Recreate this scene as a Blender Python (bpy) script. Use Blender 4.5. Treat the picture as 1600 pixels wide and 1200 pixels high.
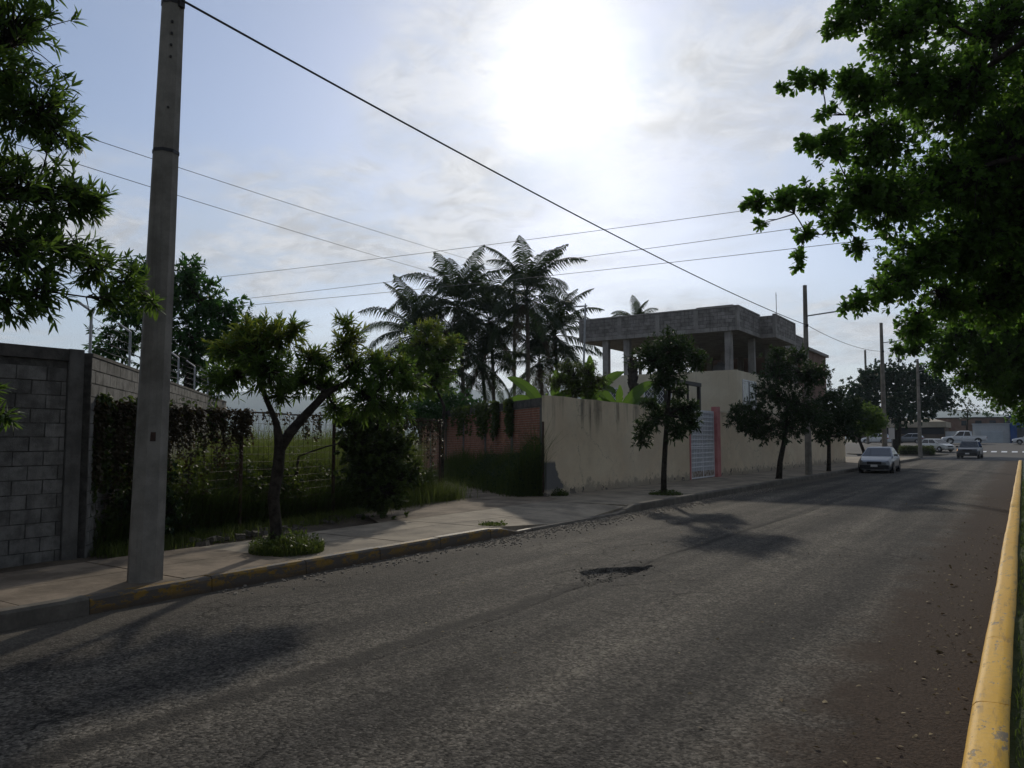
import bpy, bmesh, math, random
import numpy as np
from mathutils import Vector, Matrix

for o in list(bpy.data.objects):
    bpy.data.objects.remove(o, do_unlink=True)
SC = bpy.context.scene
COL = SC.collection
R = math.radians
rnd = random.Random(7)
rng = np.random.default_rng(11)

# ------------------------------------------------------------------ camera
cam_data = bpy.data.cameras.new('camera')
cam = bpy.data.objects.new('camera', cam_data)
COL.objects.link(cam)
cam.location = (0.0, 0.0, 1.9)
cam.rotation_euler = (R(90 + 4.05), 0, R(33.62))
cam_data.sensor_width = 36.0
cam_data.lens = 27.0
cam_data.clip_start = 0.05
cam_data.clip_end = 12000
SC.camera = cam

# ------------------------------------------------------------------ sky and sun
SUN_EL, SUN_AZ = 25.2, 29.2          # degrees; azimuth counted left of the road direction (+Y)
SUND = Vector((-math.sin(R(SUN_AZ)) * math.cos(R(SUN_EL)), math.cos(R(SUN_AZ)) * math.cos(R(SUN_EL)), math.sin(R(SUN_EL))))
world = bpy.data.worlds.new('World')
SC.world = world
world.use_nodes = True


def NT(nt):
    """small node helper"""
    def N(kind, ins=None, **props):
        n = nt.nodes.new(kind)
        for k, v in props.items():
            setattr(n, k, v)
        for k, v in (ins or {}).items():
            if isinstance(v, bpy.types.NodeSocket):
                nt.links.new(v, n.inputs[k])
            else:
                n.inputs[k].default_value = v
        return n

    def M(op, a, b=None, c=None):
        n = nt.nodes.new('ShaderNodeMath')
        n.operation = op
        for i, v in enumerate((a, b, c)):
            if v is None:
                continue
            if isinstance(v, bpy.types.NodeSocket):
                nt.links.new(v, n.inputs[i])
            else:
                n.inputs[i].default_value = v
        return n.outputs[0]

    def ramp(fac, p0, p1):
        n = nt.nodes.new('ShaderNodeMapRange')
        n.interpolation_type = 'SMOOTHSTEP'
        nt.links.new(fac, n.inputs[0])
        n.inputs[1].default_value = p0
        n.inputs[2].default_value = p1
        return n.outputs[0]

    def mix(fac, a, b, blend='MIX'):
        n = nt.nodes.new('ShaderNodeMix')
        n.data_type = 'RGBA'
        n.blend_type = blend
        for i, v in ((0, fac), (6, a), (7, b)):
            if isinstance(v, bpy.types.NodeSocket):
                nt.links.new(v, n.inputs[i])
            else:
                n.inputs[i].default_value = v if i == 0 else (*v, 1)
        return n.outputs[2]
    return N, M, ramp, mix


CLOUD_SEED = 4.6


def build_world():
    nt = world.node_tree
    nt.nodes.clear()
    N, M, ramp, mix = NT(nt)
    sky = N('ShaderNodeTexSky', sky_type='NISHITA', sun_disc=False)
    sky.sun_elevation = R(SUN_EL)
    sky.sun_rotation = R(-SUN_AZ)
    sky.air_density = 1.0
    sky.dust_density = 0.6
    sky.ozone_density = 1.5
    tc = N('ShaderNodeTexCoord')
    d = N('ShaderNodeVectorMath', {0: tc.outputs['Generated']}, operation='NORMALIZE').outputs[0]
    sep = N('ShaderNodeSeparateXYZ', {0: d})
    z = M('MAXIMUM', sep.outputs[2], 0.0)
    k = M('DIVIDE', 1.0, M('ADD', z, 0.16))
    pl = N('ShaderNodeCombineXYZ', {0: M('MULTIPLY', sep.outputs[0], k), 1: M('MULTIPLY', sep.outputs[1], k), 2: CLOUD_SEED}).outputs[0]
    n1 = N('ShaderNodeTexNoise', {'Vector': pl, 'Scale': 1.05, 'Detail': 10.0, 'Roughness': 0.58, 'Distortion': 0.35}).outputs[0]
    n2 = N('ShaderNodeTexNoise', {'Vector': pl, 'Scale': 3.6, 'Detail': 8.0, 'Roughness': 0.62, 'Distortion': 0.5}).outputs[0]
    n3 = N('ShaderNodeTexNoise', {'Vector': pl, 'Scale': 7.5, 'Detail': 8.0, 'Roughness': 0.65, 'Distortion': 0.8}).outputs[0]
    veil = M('MULTIPLY', ramp(n1, 0.34, 0.72), 0.75)
    puff = M('MULTIPLY', ramp(n1, 0.40, 0.60), ramp(n2, 0.36, 0.64))
    dot = N('ShaderNodeVectorMath', {0: d, 1: tuple(SUND)}, operation='DOT_PRODUCT').outputs['Value']
    dot = M('MAXIMUM', dot, 0.0)
    halo = M('POWER', dot, 22.0)
    core = M('POWER', M('MINIMUM', 1.0, M('ADD', dot, M('MULTIPLY', M('SUBTRACT', n3, 0.5), 0.0030))), 300.0)
    lowz = M('POWER', M('SUBTRACT', 1.0, z), 7.0)
    skyc = mix(1.0, sky.outputs[0], (0.86, 0.90, 1.04), 'MULTIPLY')
    # hazy veil, then brighter broken cloud with greyer cores
    veilc = N('ShaderNodeCombineXYZ', {0: 4.9, 1: 5.6, 2: 6.7}).outputs[0]
    body = M('SUBTRACT', 7.1, M('MULTIPLY', ramp(n3, 0.40, 0.66), 2.1))
    puffc = N('ShaderNodeCombineXYZ', {0: body, 1: M('MULTIPLY', body, 1.01), 2: M('MULTIPLY', body, 1.05)}).outputs[0]
    c = mix(M('ADD', M('MULTIPLY', veil, 0.75), 0.3), skyc, veilc)
    c = mix(M('MULTIPLY', lowz, 0.75), c, (5.5, 6.05, 6.6))
    c = mix(M('MULTIPLY', puff, 0.9), c, puffc)
    g = M('ADD', M('ADD', M('MULTIPLY', M('POWER', dot, 90.0), 0.8), M('MULTIPLY', halo, M('ADD', 0.25, M('MULTIPLY', puff, 1.1)))), M('MULTIPLY', core, M('ADD', 5.0, M('MULTIPLY', ramp(n2, 0.3, 0.6), 2.5))))
    gc = N('ShaderNodeCombineXYZ', {0: g, 1: M('MULTIPLY', g, 0.985), 2: M('MULTIPLY', g, 0.95)}).outputs[0]
    c = mix(1.0, c, gc, 'ADD')
    fall = M('ADD', 0.52, M('MULTIPLY', dot, 0.51))
    c = mix(1.0, c, N('ShaderNodeCombineXYZ', {0: fall, 1: fall, 2: fall}).outputs[0], 'MULTIPLY')
    bg = N('ShaderNodeBackground', {'Color': c, 'Strength': 0.1})
    out = N('ShaderNodeOutputWorld')
    nt.links.new(bg.outputs[0], out.inputs[0])


build_world()
sun_data = bpy.data.lights.new('sun', 'SUN')
sun_data.energy = 2.0
sun_data.angle = R(1.6)
sun_data.color = (1.0, 0.91, 0.76)
sun = bpy.data.objects.new('sun', sun_data)
COL.objects.link(sun)
sun.location = SUND * 60
sun.rotation_euler = SUND.to_track_quat('Z', 'Y').to_euler()

SC.view_settings.view_transform = 'Standard'
SC.view_settings.look = 'None'
SC.view_settings.gamma = 1
SC.view_settings.use_curve_mapping = False
SC.view_settings.exposure = 0.0
SC.render.engine = 'CYCLES'
SC.cycles.use_denoising = True
SC.cycles.max_bounces = 5
SC.cycles.diffuse_bounces = 3
SC.cycles.glossy_bounces = 2
SC.cycles.transmission_bounces = 4
SC.cycles.volume_bounces = 0
SC.cycles.transparent_max_bounces = 6

# ------------------------------------------------------------------ materials
MATS = {}


def new_mat(name):
    m = bpy.data.materials.new(name)
    m.use_nodes = True
    nt = m.node_tree
    nt.nodes.clear()
    out = nt.nodes.new('ShaderNodeOutputMaterial')
    MATS[name] = m
    return m, nt, out


def pbr(nt, out, color, rough=0.8, normal=None, spec=0.3, metal=0.0, emit=None):
    b = nt.nodes.new('ShaderNodeBsdfPrincipled')
    for k, v in (('Base Color', color), ('Roughness', rough), ('Specular IOR Level', spec), ('Metallic', metal)):
        if isinstance(v, bpy.types.NodeSocket):
            nt.links.new(v, b.inputs[k])
        elif k == 'Base Color':
            b.inputs[k].default_value = (*v, 1)
        else:
            b.inputs[k].default_value = v
    if normal is not None:
        nt.links.new(normal, b.inputs['Normal'])
    if emit:
        b.inputs['Emission Color'].default_value = (*emit[0], 1)
        b.inputs['Emission Strength'].default_value = emit[1]
    nt.links.new(b.outputs[0], out.inputs[0])
    return b


def rough_mat(name, c1, c2, scale=4.0, rough=0.85, bump=0.25, bscale=40.0, spec=0.25, rand=0.0, streak=0.0, metal=0.0, dist=0.01):
    """two-tone noise with fine relief; rand varies the tone per object, streak adds vertical rain marks"""
    m, nt, out = new_mat(name)
    N, M, ramp, mix = NT(nt)
    pos = N('ShaderNodeNewGeometry').outputs['Position']
    n1 = N('ShaderNodeTexNoise', {'Vector': pos, 'Scale': scale, 'Detail': 6.0, 'Roughness': 0.62}).outputs[0]
    n2 = N('ShaderNodeTexNoise', {'Vector': pos, 'Scale': bscale, 'Detail': 4.0, 'Roughness': 0.6}).outputs[0]
    col = mix(ramp(n1, 0.32, 0.68), c1, c2)
    col = mix(0.35, col, mix(n2, (0.35, 0.35, 0.35), (1.5, 1.5, 1.5)), 'MULTIPLY')
    if streak:
        mp = N('ShaderNodeMapping', {'Vector': pos, 'Scale': (5.0, 5.0, 0.35)}).outputs[0]
        n3 = N('ShaderNodeTexNoise', {'Vector': mp, 'Scale': 1.6, 'Detail': 5.0, 'Roughness': 0.6}).outputs[0]
        col = mix(M('MULTIPLY', ramp(n3, 0.5, 0.72), streak), col, (0.05, 0.045, 0.04))
    if rand:
        oi = N('ShaderNodeObjectInfo').outputs['Random']
        v = M('ADD', 1.0 - rand / 2, M('MULTIPLY', oi, rand))
        col = mix(1.0, col, N('ShaderNodeCombineXYZ', {0: v, 1: v, 2: v}).outputs[0], 'MULTIPLY')
    bn = N('ShaderNodeBump', {'Height': n2, 'Strength': bump, 'Distance': dist}).outputs[0]
    pbr(nt, out, col, rough, bn, spec, metal)
    return m


def leaf_mat(name, c_dark, c_light, trans, tmix=0.4, rough=0.45):
    m, nt, out = new_mat(name)
    N, M, ramp, mix = NT(nt)
    isl = N('ShaderNodeNewGeometry').outputs['Random Per Island']
    col = mix(isl, c_dark, c_light)
    b = pbr(nt, out, col, rough + 0.1, None, 0.16)
    tcol = mix(0.75, col, trans)
    t = N('ShaderNodeBsdfTranslucent', {'Color': tcol})
    ms = N('ShaderNodeMixShader', {0: tmix, 1: b.outputs[0], 2: t.outputs[0]})
    nt.links.new(ms.outputs[0], out.inputs[0])
    return m


def plain(name, color, rough=0.5, spec=0.4, metal=0.0, emit=None):
    m, nt, out = new_mat(name)
    pbr(nt, out, color, rough, None, spec, metal, emit)
    return m


def asphalt_mat():
    m, nt, out = new_mat('asphalt')
    N, M, ramp, mix = NT(nt)
    pos = N('ShaderNodeNewGeometry').outputs['Position']
    sep = N('ShaderNodeSeparateXYZ', {0: pos})
    vor = N('ShaderNodeTexVoronoi', {'Vector': pos, 'Scale': 48.0, 'Randomness': 1.0})
    mott = N('ShaderNodeTexNoise', {'Vector': pos, 'Scale': 9.0, 'Detail': 6.0, 'Roughness': 0.7}).outputs[0]
    vcol = N('ShaderNodeSeparateXYZ', {0: vor.outputs['Color']}).outputs[0]
    fine = N('ShaderNodeTexNoise', {'Vector': pos, 'Scale': 30.0, 'Detail': 6.0, 'Roughness': 0.8}).outputs[0]
    big = N('ShaderNodeTexNoise', {'Vector': pos, 'Scale': 0.55, 'Detail': 6.0, 'Roughness': 0.6}).outputs[0]
    mp = N('ShaderNodeMapping', {'Vector': pos, 'Scale': (1.5, 0.06, 1.0)}).outputs[0]
    track = N('ShaderNodeTexNoise', {'Vector': mp, 'Scale': 1.0, 'Detail': 5.0, 'Roughness': 0.55}).outputs[0]
    col = mix(ramp(big, 0.3, 0.7), (0.070, 0.065, 0.059), (0.108, 0.100, 0.089))
    col = mix(0.7, col, mix(ramp(mott, 0.3, 0.7), (0.6, 0.6, 0.6), (1.35, 1.33, 1.3)), 'MULTIPLY')
    cell = M('ADD', 0.25, M('MULTIPLY', vcol, 1.5))
    col = mix(0.85, col, N('ShaderNodeCombineXYZ', {0: cell, 1: cell, 2: cell}).outputs[0], 'MULTIPLY')
    col = mix(0.75, col, mix(ramp(track, 0.35, 0.65), (0.50, 0.50, 0.52), (1.3, 1.27, 1.2)), 'MULTIPLY')
    col = mix(0.8, col, mix(ramp(fine, 0.3, 0.7), (0.30, 0.30, 0.30), (1.75, 1.72, 1.65)), 'MULTIPLY')
    stone = M('MULTIPLY', ramp(vcol, 0.86, 0.97), M('SUBTRACT', 1.0, ramp(vor.outputs['Distance'], 0.25, 0.55)))
    col = mix(M('MULTIPLY', stone, 0.55), col, (0.22, 0.20, 0.17))
    # wheel paths polished lighter, oil-darkened lane centre, branching cracks
    wp = N('ShaderNodeTexNoise', {'Vector': pos, 'Scale': 0.35, 'Detail': 3.0}).outputs[0]
    xw = M('ADD', sep.outputs[0], M('MULTIPLY', M('SUBTRACT', wp, 0.5), 0.9))
    band = M('ADD', 0.5, M('MULTIPLY', M('SINE', M('MULTIPLY', xw, 3.55)), 0.5))
    col = mix(0.6, col, mix(band, (0.62, 0.62, 0.63), (1.28, 1.26, 1.22)), 'MULTIPLY')
    wv = N('ShaderNodeTexNoise', {'Vector': pos, 'Scale': 2.2, 'Detail': 5.0, 'Roughness': 0.7})
    cv = N('ShaderNodeVectorMath', {0: pos, 1: N('ShaderNodeVectorMath', {0: wv.outputs['Color'], 'Scale': 0.5}, operation='SCALE').outputs[0]}, operation='ADD').outputs[0]
    crk = N('ShaderNodeTexVoronoi', {'Vector': cv, 'Scale': 0.75}, feature='DISTANCE_TO_EDGE').outputs['Distance']
    cm = N('ShaderNodeTexNoise', {'Vector': pos, 'Scale': 0.28, 'Detail': 3.0}).outputs[0]
    crack = M('MULTIPLY', M('SUBTRACT', 1.0, ramp(crk, 0.004, 0.014)), ramp(cm, 0.50, 0.60))
    col = mix(M('MULTIPLY', crack, 0.75), col, (0.016, 0.015, 0.013))
    stain = N('ShaderNodeTexNoise', {'Vector': pos, 'Scale': 1.7, 'Detail': 4.0, 'Roughness': 0.6}).outputs[0]
    col = mix(M('MULTIPLY', ramp(stain, 0.62, 0.74), 0.45), col, (0.022, 0.021, 0.020))
    sx_ = M('ADD', sep.outputs[0], M('ADD', 4.84, M('MULTIPLY', M('SUBTRACT', stain, 0.5), 0.35)))
    lap = M('MULTIPLY', M('SUBTRACT', 1.0, ramp(M('ABSOLUTE', sx_), 0.02, 0.20)), 0.78)
    lap = M('MULTIPLY', lap, M('SUBTRACT', 1.0, ramp(sep.outputs[1], 20.0, 40.0)))
    col = mix(lap, col, (0.028, 0.026, 0.024))
    # brown soil gathered along the median kerb and dust in the far gutter
    edge = N('ShaderNodeTexNoise', {'Vector': pos, 'Scale': 1.3, 'Detail': 7.0, 'Roughness': 0.65}).outputs[0]
    xe = M('ADD', sep.outputs[0], M('MULTIPLY', M('SUBTRACT', edge, 0.5), 1.6))
    soil = M('MULTIPLY', ramp(xe, -1.75, -0.95), 0.95)
    soilc = mix(ramp(fine, 0.35, 0.65), (0.027, 0.0165, 0.0105), (0.070, 0.045, 0.030))
    col = mix(soil, col, soilc)
    dust = M('MULTIPLY', ramp(M('MULTIPLY', xe, -1.0), 7.1, 8.3), 0.6)
    col = mix(dust, col, (0.12, 0.103, 0.082))
    hgt = M('ADD', M('SUBTRACT', fine, M('MULTIPLY', crack, 1.2)), M('MULTIPLY', vor.outputs['Distance'], -0.7))
    st = M('SUBTRACT', 0.9, M('MULTIPLY', soil, 0.45))
    bn = N('ShaderNodeBump', {'Height': hgt, 'Strength': st, 'Distance': 0.016}).outputs[0]
    pbr(nt, out, col, 0.88, bn, 0.12)


def plaster_mat():
    """cream painted plaster: rain streaks below the coping, grey repair at the corner, flaking foot"""
    m, nt, out = new_mat('cream_plaster')
    N, M, ramp, mix = NT(nt)
    pos = N('ShaderNodeNewGeometry').outputs['Position']
    sep = N('ShaderNodeSeparateXYZ', {0: pos})
    y, z = sep.outputs[1], sep.outputs[2]
    n1 = N('ShaderNodeTexNoise', {'Vector': pos, 'Scale': 0.8, 'Detail': 6.0, 'Roughness': 0.6}).outputs[0]
    n2 = N('ShaderNodeTexNoise', {'Vector': pos, 'Scale': 2.6, 'Detail': 7.0, 'Roughness': 0.7}).outputs[0]
    fine = N('ShaderNodeTexNoise', {'Vector': pos, 'Scale': 30.0, 'Detail': 4.0, 'Roughness': 0.6}).outputs[0]
    mp = N('ShaderNodeMapping', {'Vector': pos, 'Scale': (1.0, 1.0, 0.10)}).outputs[0]
    st = N('ShaderNodeTexNoise', {'Vector': mp, 'Scale': 2.1, 'Detail': 6.0, 'Roughness': 0.6}).outputs[0]
    col = mix(ramp(n1, 0.3, 0.7), (0.62, 0.50, 0.35), (0.71, 0.60, 0.43))
    col = mix(M('MULTIPLY', ramp(n2, 0.45, 0.8), 0.35), col, (0.42, 0.36, 0.27))
    hang = ramp(M('ADD', z, M('MULTIPLY', M('SUBTRACT', st, 0.5), 3.2)), 2.2, 3.25)
    low = M('SUBTRACT', 1.0, ramp(z, 3.2, 3.3))
    col = mix(M('MULTIPLY', M('MULTIPLY', M('MULTIPLY', hang, low), M('MULTIPLY', ramp(st, 0.47, 0.66), ramp(n1, 0.3, 0.62))), 0.9), col, (0.10, 0.085, 0.065))
    foot = M('SUBTRACT', 1.0, ramp(M('ADD', z, M('MULTIPLY', M('SUBTRACT', n2, 0.5), 1.6)), 0.28, 0.5))
    col = mix(M('MULTIPLY', foot, 0.7), col, (0.24, 0.21, 0.17))
    flake = ramp(M('ADD', n2, M('MULTIPLY', ramp(M('MULTIPLY', z, -1.0), -0.75, -0.25), 0.10)), 0.665, 0.68)
    flake = M('MULTIPLY', flake, M('SUBTRACT', 1.0, ramp(z, 0.6, 0.8)))
    col = mix(flake, col, (0.13, 0.115, 0.10))
    wv = N('ShaderNodeTexNoise', {'Vector': pos, 'Scale': 1.9, 'Detail': 6.0, 'Roughness': 0.7})
    cv = N('ShaderNodeVectorMath', {0: pos, 1: N('ShaderNodeVectorMath', {0: wv.outputs['Color'], 'Scale': 0.8}, operation='SCALE').outputs[0]}, operation='ADD').outputs[0]
    ck = N('ShaderNodeTexVoronoi', {'Vector': cv, 'Scale': 0.45}, feature='DISTANCE_TO_EDGE').outputs['Distance']
    col = mix(M('MULTIPLY', M('MULTIPLY', M('SUBTRACT', 1.0, ramp(ck, 0.002, 0.006)), ramp(n1, 0.42, 0.6)), 0.6), col, (0.12, 0.10, 0.08))
    wash = N('ShaderNodeTexNoise', {'Vector': pos, 'Scale': 0.33, 'Detail': 3.0}).outputs[0]
    col = mix(M('MULTIPLY', ramp(wash, 0.5, 0.54), 0.14), col, (0.44, 0.40, 0.33))
    # grey cement patch near the street corner
    dy = M('SUBTRACT', y, 19.95)
    e = M('ADD', M('MULTIPLY', dy, 1.25), M('MULTIPLY', z, 0.75))
    e = M('ADD', e, M('MULTIPLY', M('SUBTRACT', n2, 0.5), 1.1))
    patch = M('MULTIPLY', M('SUBTRACT', 1.0, ramp(e, 0.95, 1.02)), M('SUBTRACT', 1.0, ramp(z, 1.15, 1.25)))
    patch = M('MULTIPLY', patch, ramp(z, 0.28, 0.42))
    col = mix(patch, col, (0.15, 0.145, 0.14))
    col = mix(0.25, col, mix(fine, (0.5, 0.5, 0.5), (1.4, 1.4, 1.4)), 'MULTIPLY')
    bn = N('ShaderNodeBump', {'Height': M('SUBTRACT', M('ADD', fine, M('MULTIPLY', n2, 1.5)), M('MULTIPLY', flake, 1.5)), 'Strength': 0.35, 'Distance': 0.012}).outputs[0]
    pbr(nt, out, col, 0.9, bn, 0.2)


def yellow_mat(name, wear, dark=(0.20, 0.185, 0.16), tone=1.0):
    m, nt, out = new_mat(name)
    N, M, ramp, mix = NT(nt)
    pos = N('ShaderNodeNewGeometry').outputs['Position']
    mp = N('ShaderNodeMapping', {'Vector': pos, 'Scale': (3.0, 1.0, 3.0)}).outputs[0]
    n1 = N('ShaderNodeTexNoise', {'Vector': mp, 'Scale': 3.0, 'Detail': 9.0, 'Roughness': 0.72}).outputs[0]
    n2 = N('ShaderNodeTexNoise', {'Vector': pos, 'Scale': 24.0, 'Detail': 5.0, 'Roughness': 0.7}).outputs[0]
    n3 = N('ShaderNodeTexNoise', {'Vector': pos, 'Scale': 0.9, 'Detail': 4.0}).outputs[0]
    col = mix(n3, tuple(v * tone for v in (0.62, 0.325, 0.018)), tuple(v * tone for v in (0.76, 0.45, 0.040)))
    col = mix(M('MULTIPLY', ramp(n2, 0.45, 0.75), 0.4), col, (0.36, 0.22, 0.07))
    w = ramp(M('ADD', n1, M('MULTIPLY', M('SUBTRACT', n2, 0.5), 0.25)), 0.64 - wear, 0.70 - wear)
    col = mix(w, col, dark)
    sz = N('ShaderNodeSeparateXYZ', {0: pos}).outputs[2]
    splash = M('SUBTRACT', 1.0, ramp(M('ADD', sz, M('MULTIPLY', M('SUBTRACT', n1, 0.5), 0.16)), 0.02, 0.10))
    col = mix(M('MULTIPLY', splash, 0.85), col, (0.055, 0.038, 0.024))
    scuff = N('ShaderNodeTexNoise', {'Vector': N('ShaderNodeMapping', {'Vector': pos, 'Scale': (9.0, 1.1, 9.0)}).outputs[0], 'Scale': 2.0, 'Detail': 6.0, 'Roughness': 0.65}).outputs[0]
    col = mix(M('MULTIPLY', ramp(scuff, 0.54, 0.66), 0.45), col, (0.16, 0.10, 0.045))
    bn = N('ShaderNodeBump', {'Height': M('SUBTRACT', n2, M('MULTIPLY', w, 0.6)), 'Strength': 0.5, 'Distance': 0.008}).outputs[0]
    pbr(nt, out, col, 0.62, bn, 0.35)


asphalt_mat()
plaster_mat()
yellow_mat('kerb_yellow', 0.06, (0.25, 0.19, 0.11))
yellow_mat('kerb_yellow_worn_shaded', 0.185, (0.075, 0.062, 0.05), 0.30)  # worn paint, its colour also darkened for the shade on this kerb's face
rough_mat('asphalt_far', (0.055, 0.052, 0.049), (0.075, 0.070, 0.064), 0.3, 0.85, 0.2, 20)
rough_mat('pothole_rubble', (0.055, 0.047, 0.038), (0.11, 0.095, 0.075), 14, 0.95, 0.9, 45, dist=0.03)
rough_mat('kerb_concrete', (0.085, 0.075, 0.062), (0.15, 0.132, 0.108), 3, 0.9, 0.5, 30)
rough_mat('sidewalk_concrete', (0.17, 0.143, 0.108), (0.32, 0.268, 0.20), 1.4, 0.9, 0.45, 26, rand=0.22)
rough_mat('sidewalk_dust', (0.13, 0.102, 0.074), (0.26, 0.205, 0.15), 1.8, 0.95, 0.6, 18)
rough_mat('soil', (0.055, 0.042, 0.030), (0.12, 0.092, 0.064), 2.2, 0.95, 0.8, 14, dist=0.03)
rough_mat('far_earth', (0.09, 0.085, 0.05), (0.15, 0.13, 0.08), 0.05, 0.95, 0.2, 4)
rough_mat('median_turf', (0.030, 0.045, 0.012), (0.075, 0.085, 0.030), 3.0, 0.95, 0.9, 30, dist=0.03)
rough_mat('hill_forest', (0.020, 0.035, 0.018), (0.045, 0.062, 0.030), 0.006, 0.95, 0.2, 0.05)
rough_mat('block_grey', (0.10, 0.096, 0.088), (0.19, 0.182, 0.168), 5, 0.95, 0.7, 60, rand=0.45, streak=0.35)
rough_mat('mortar_grey', (0.05, 0.047, 0.042), (0.10, 0.095, 0.085), 7, 0.95, 0.7, 50)
rough_mat('coping_dark', (0.045, 0.042, 0.038), (0.11, 0.10, 0.09), 4, 0.95, 0.6, 40)
rough_mat('column_grey', (0.085, 0.08, 0.073), (0.15, 0.142, 0.13), 3, 0.92, 0.5, 50, streak=0.4)
rough_mat('brick_red', (0.22, 0.088, 0.052), (0.34, 0.15, 0.095), 6, 0.92, 0.5, 60, rand=0.5, streak=0.3)
rough_mat('brick_mortar', (0.26, 0.225, 0.19), (0.46, 0.42, 0.37), 8, 0.95, 0.5, 60, streak=0.5)
rough_mat('pole_concrete', (0.165, 0.15, 0.128), (0.27, 0.25, 0.215), 2.4, 0.9, 0.4, 70, streak=0.35)
rough_mat('raw_concrete', (0.26, 0.245, 0.23), (0.39, 0.37, 0.345), 1.6, 0.92, 0.4, 25, streak=0.45)
rough_mat('raw_block', (0.20, 0.187, 0.175), (0.32, 0.30, 0.285), 3, 0.95, 0.6, 40, rand=0.35, streak=0.35)
rough_mat('house_cream', (0.62, 0.54, 0.40), (0.72, 0.65, 0.50), 0.7, 0.9, 0.2, 24, streak=0.12)
rough_mat('brown_brick_far', (0.16, 0.10, 0.075), (0.24, 0.165, 0.13), 0.9, 0.9, 0.3, 8)
rough_mat('beige_roof', (0.36, 0.31, 0.23), (0.46, 0.40, 0.31), 0.6, 0.8, 0.1, 6)
rough_mat('shop_grey', (0.42, 0.45, 0.47), (0.52, 0.54, 0.56), 0.6, 0.8, 0.1, 6)
rough_mat('shop_white', (0.60, 0.63, 0.66), (0.72, 0.74, 0.76), 0.6, 0.8, 0.1, 6)
rough_mat('shutter_grey', (0.45, 0.50, 0.54), (0.55, 0.59, 0.62), 0.6, 0.6, 0.1, 6)
rough_mat('shop_blue', (0.02, 0.06, 0.20), (0.03, 0.09, 0.27), 0.6, 0.7, 0.1, 6)
rough_mat('brown_front', (0.11, 0.085, 0.065), (0.17, 0.13, 0.10), 0.6, 0.8, 0.1, 6)
rough_mat('bark_grey', (0.022, 0.018, 0.014), (0.060, 0.050, 0.040), 9, 0.95, 1.0, 40, dist=0.03)
rough_mat('bark_palm', (0.085, 0.072, 0.058), (0.15, 0.13, 0.105), 6, 0.95, 0.8, 20, dist=0.03)
rough_mat('rust_metal', (0.035, 0.022, 0.016), (0.075, 0.042, 0.028), 8, 0.7, 0.4, 60)
rough_mat('gate_white', (0.74, 0.75, 0.80), (0.82, 0.83, 0.86), 2.0, 0.5, 0.2, 30, streak=0.2)
rough_mat('gate_rusty', (0.16, 0.10, 0.06), (0.52, 0.50, 0.47), 7, 0.7, 0.3, 30)
rough_mat('pink_paint', (0.48, 0.17, 0.17), (0.58, 0.25, 0.24), 2.0, 0.8, 0.3, 30, streak=0.15)
rough_mat('galvanised', (0.32, 0.33, 0.34), (0.45, 0.46, 0.47), 5, 0.5, 0.1, 30, metal=0.5)
rough_mat('tank_grey', (0.16, 0.16, 0.16), (0.24, 0.24, 0.24), 2, 0.7, 0.2, 20)
rough_mat('gravel_dark', (0.07, 0.061, 0.05), (0.17, 0.15, 0.122), 30, 0.95, 0.5, 80)
rough_mat('gravel', (0.18, 0.155, 0.125), (0.34, 0.30, 0.25), 30, 0.95, 0.5, 80)
rough_mat('dead_leaf', (0.10, 0.065, 0.030), (0.42, 0.33, 0.18), 9, 0.8, 0.2, 60)
plain('dark_metal', (0.022, 0.018, 0.016), 0.6)
plain('wire_black', (0.02, 0.02, 0.022), 0.6)
plain('wire_grey', (0.10, 0.10, 0.105), 0.6)
plain('white_paint', (0.75, 0.76, 0.78), 0.5)
plain('glass_dark', (0.012, 0.014, 0.017), 0.06, 0.6)
plain('glass_house', (0.04, 0.05, 0.06), 0.12, 0.6)
plain('rubber', (0.018, 0.018, 0.018), 0.85)
plain('black_plastic_or_shade', (0.020, 0.020, 0.022), 0.55)
plain('chrome', (0.55, 0.56, 0.58), 0.25, 0.5, 0.9)
plain('car_silver', (0.20, 0.212, 0.225), 0.28, 0.5, 0.55)
plain('car_white', (0.72, 0.73, 0.74), 0.3, 0.5)
plain('car_grey', (0.07, 0.075, 0.085), 0.28, 0.5, 0.4)
plain('car_pearl', (0.55, 0.55, 0.52), 0.3, 0.5, 0.3)
plain('car_lamp', (0.55, 0.57, 0.60), 0.12, 0.6)
plain('tail_lamp', (0.35, 0.02, 0.02), 0.2, 0.5)
plain('lamp_lit', (0.9, 0.45, 0.15), 0.3, 0.4, 0.0, ((1.0, 0.42, 0.12), 1.6))
plain('plate_white', (0.7, 0.7, 0.68), 0.5)
plain('sign_white', (0.62, 0.63, 0.63), 0.5)
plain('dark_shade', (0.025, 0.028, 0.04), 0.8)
leaf_mat('leaf_lance', (0.022, 0.050, 0.014), (0.060, 0.105, 0.024), (0.20, 0.33, 0.045), 0.42)
leaf_mat('leaf_lance_young', (0.035, 0.070, 0.014), (0.10, 0.125, 0.022), (0.30, 0.36, 0.04), 0.42)
leaf_mat('leaf_broad', (0.022, 0.055, 0.014), (0.068, 0.120, 0.028), (0.20, 0.40, 0.045), 0.48)
leaf_mat('leaf_mango', (0.016, 0.048, 0.016), (0.045, 0.100, 0.030), (0.10, 0.24, 0.04), 0.36)
leaf_mat('leaf_dark', (0.014, 0.030, 0.014), (0.036, 0.060, 0.022), (0.08, 0.14, 0.03), 0.28)
leaf_mat('leaf_ficus', (0.012, 0.032, 0.020), (0.030, 0.062, 0.030), (0.05, 0.12, 0.04), 0.22)
leaf_mat('leaf_vine', (0.018, 0.030, 0.012), (0.060, 0.085, 0.024), (0.14, 0.20, 0.03), 0.35)
leaf_mat('leaf_vine_dry', (0.030, 0.024, 0.014), (0.070, 0.056, 0.032), (0.11, 0.08, 0.03), 0.25)
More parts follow.
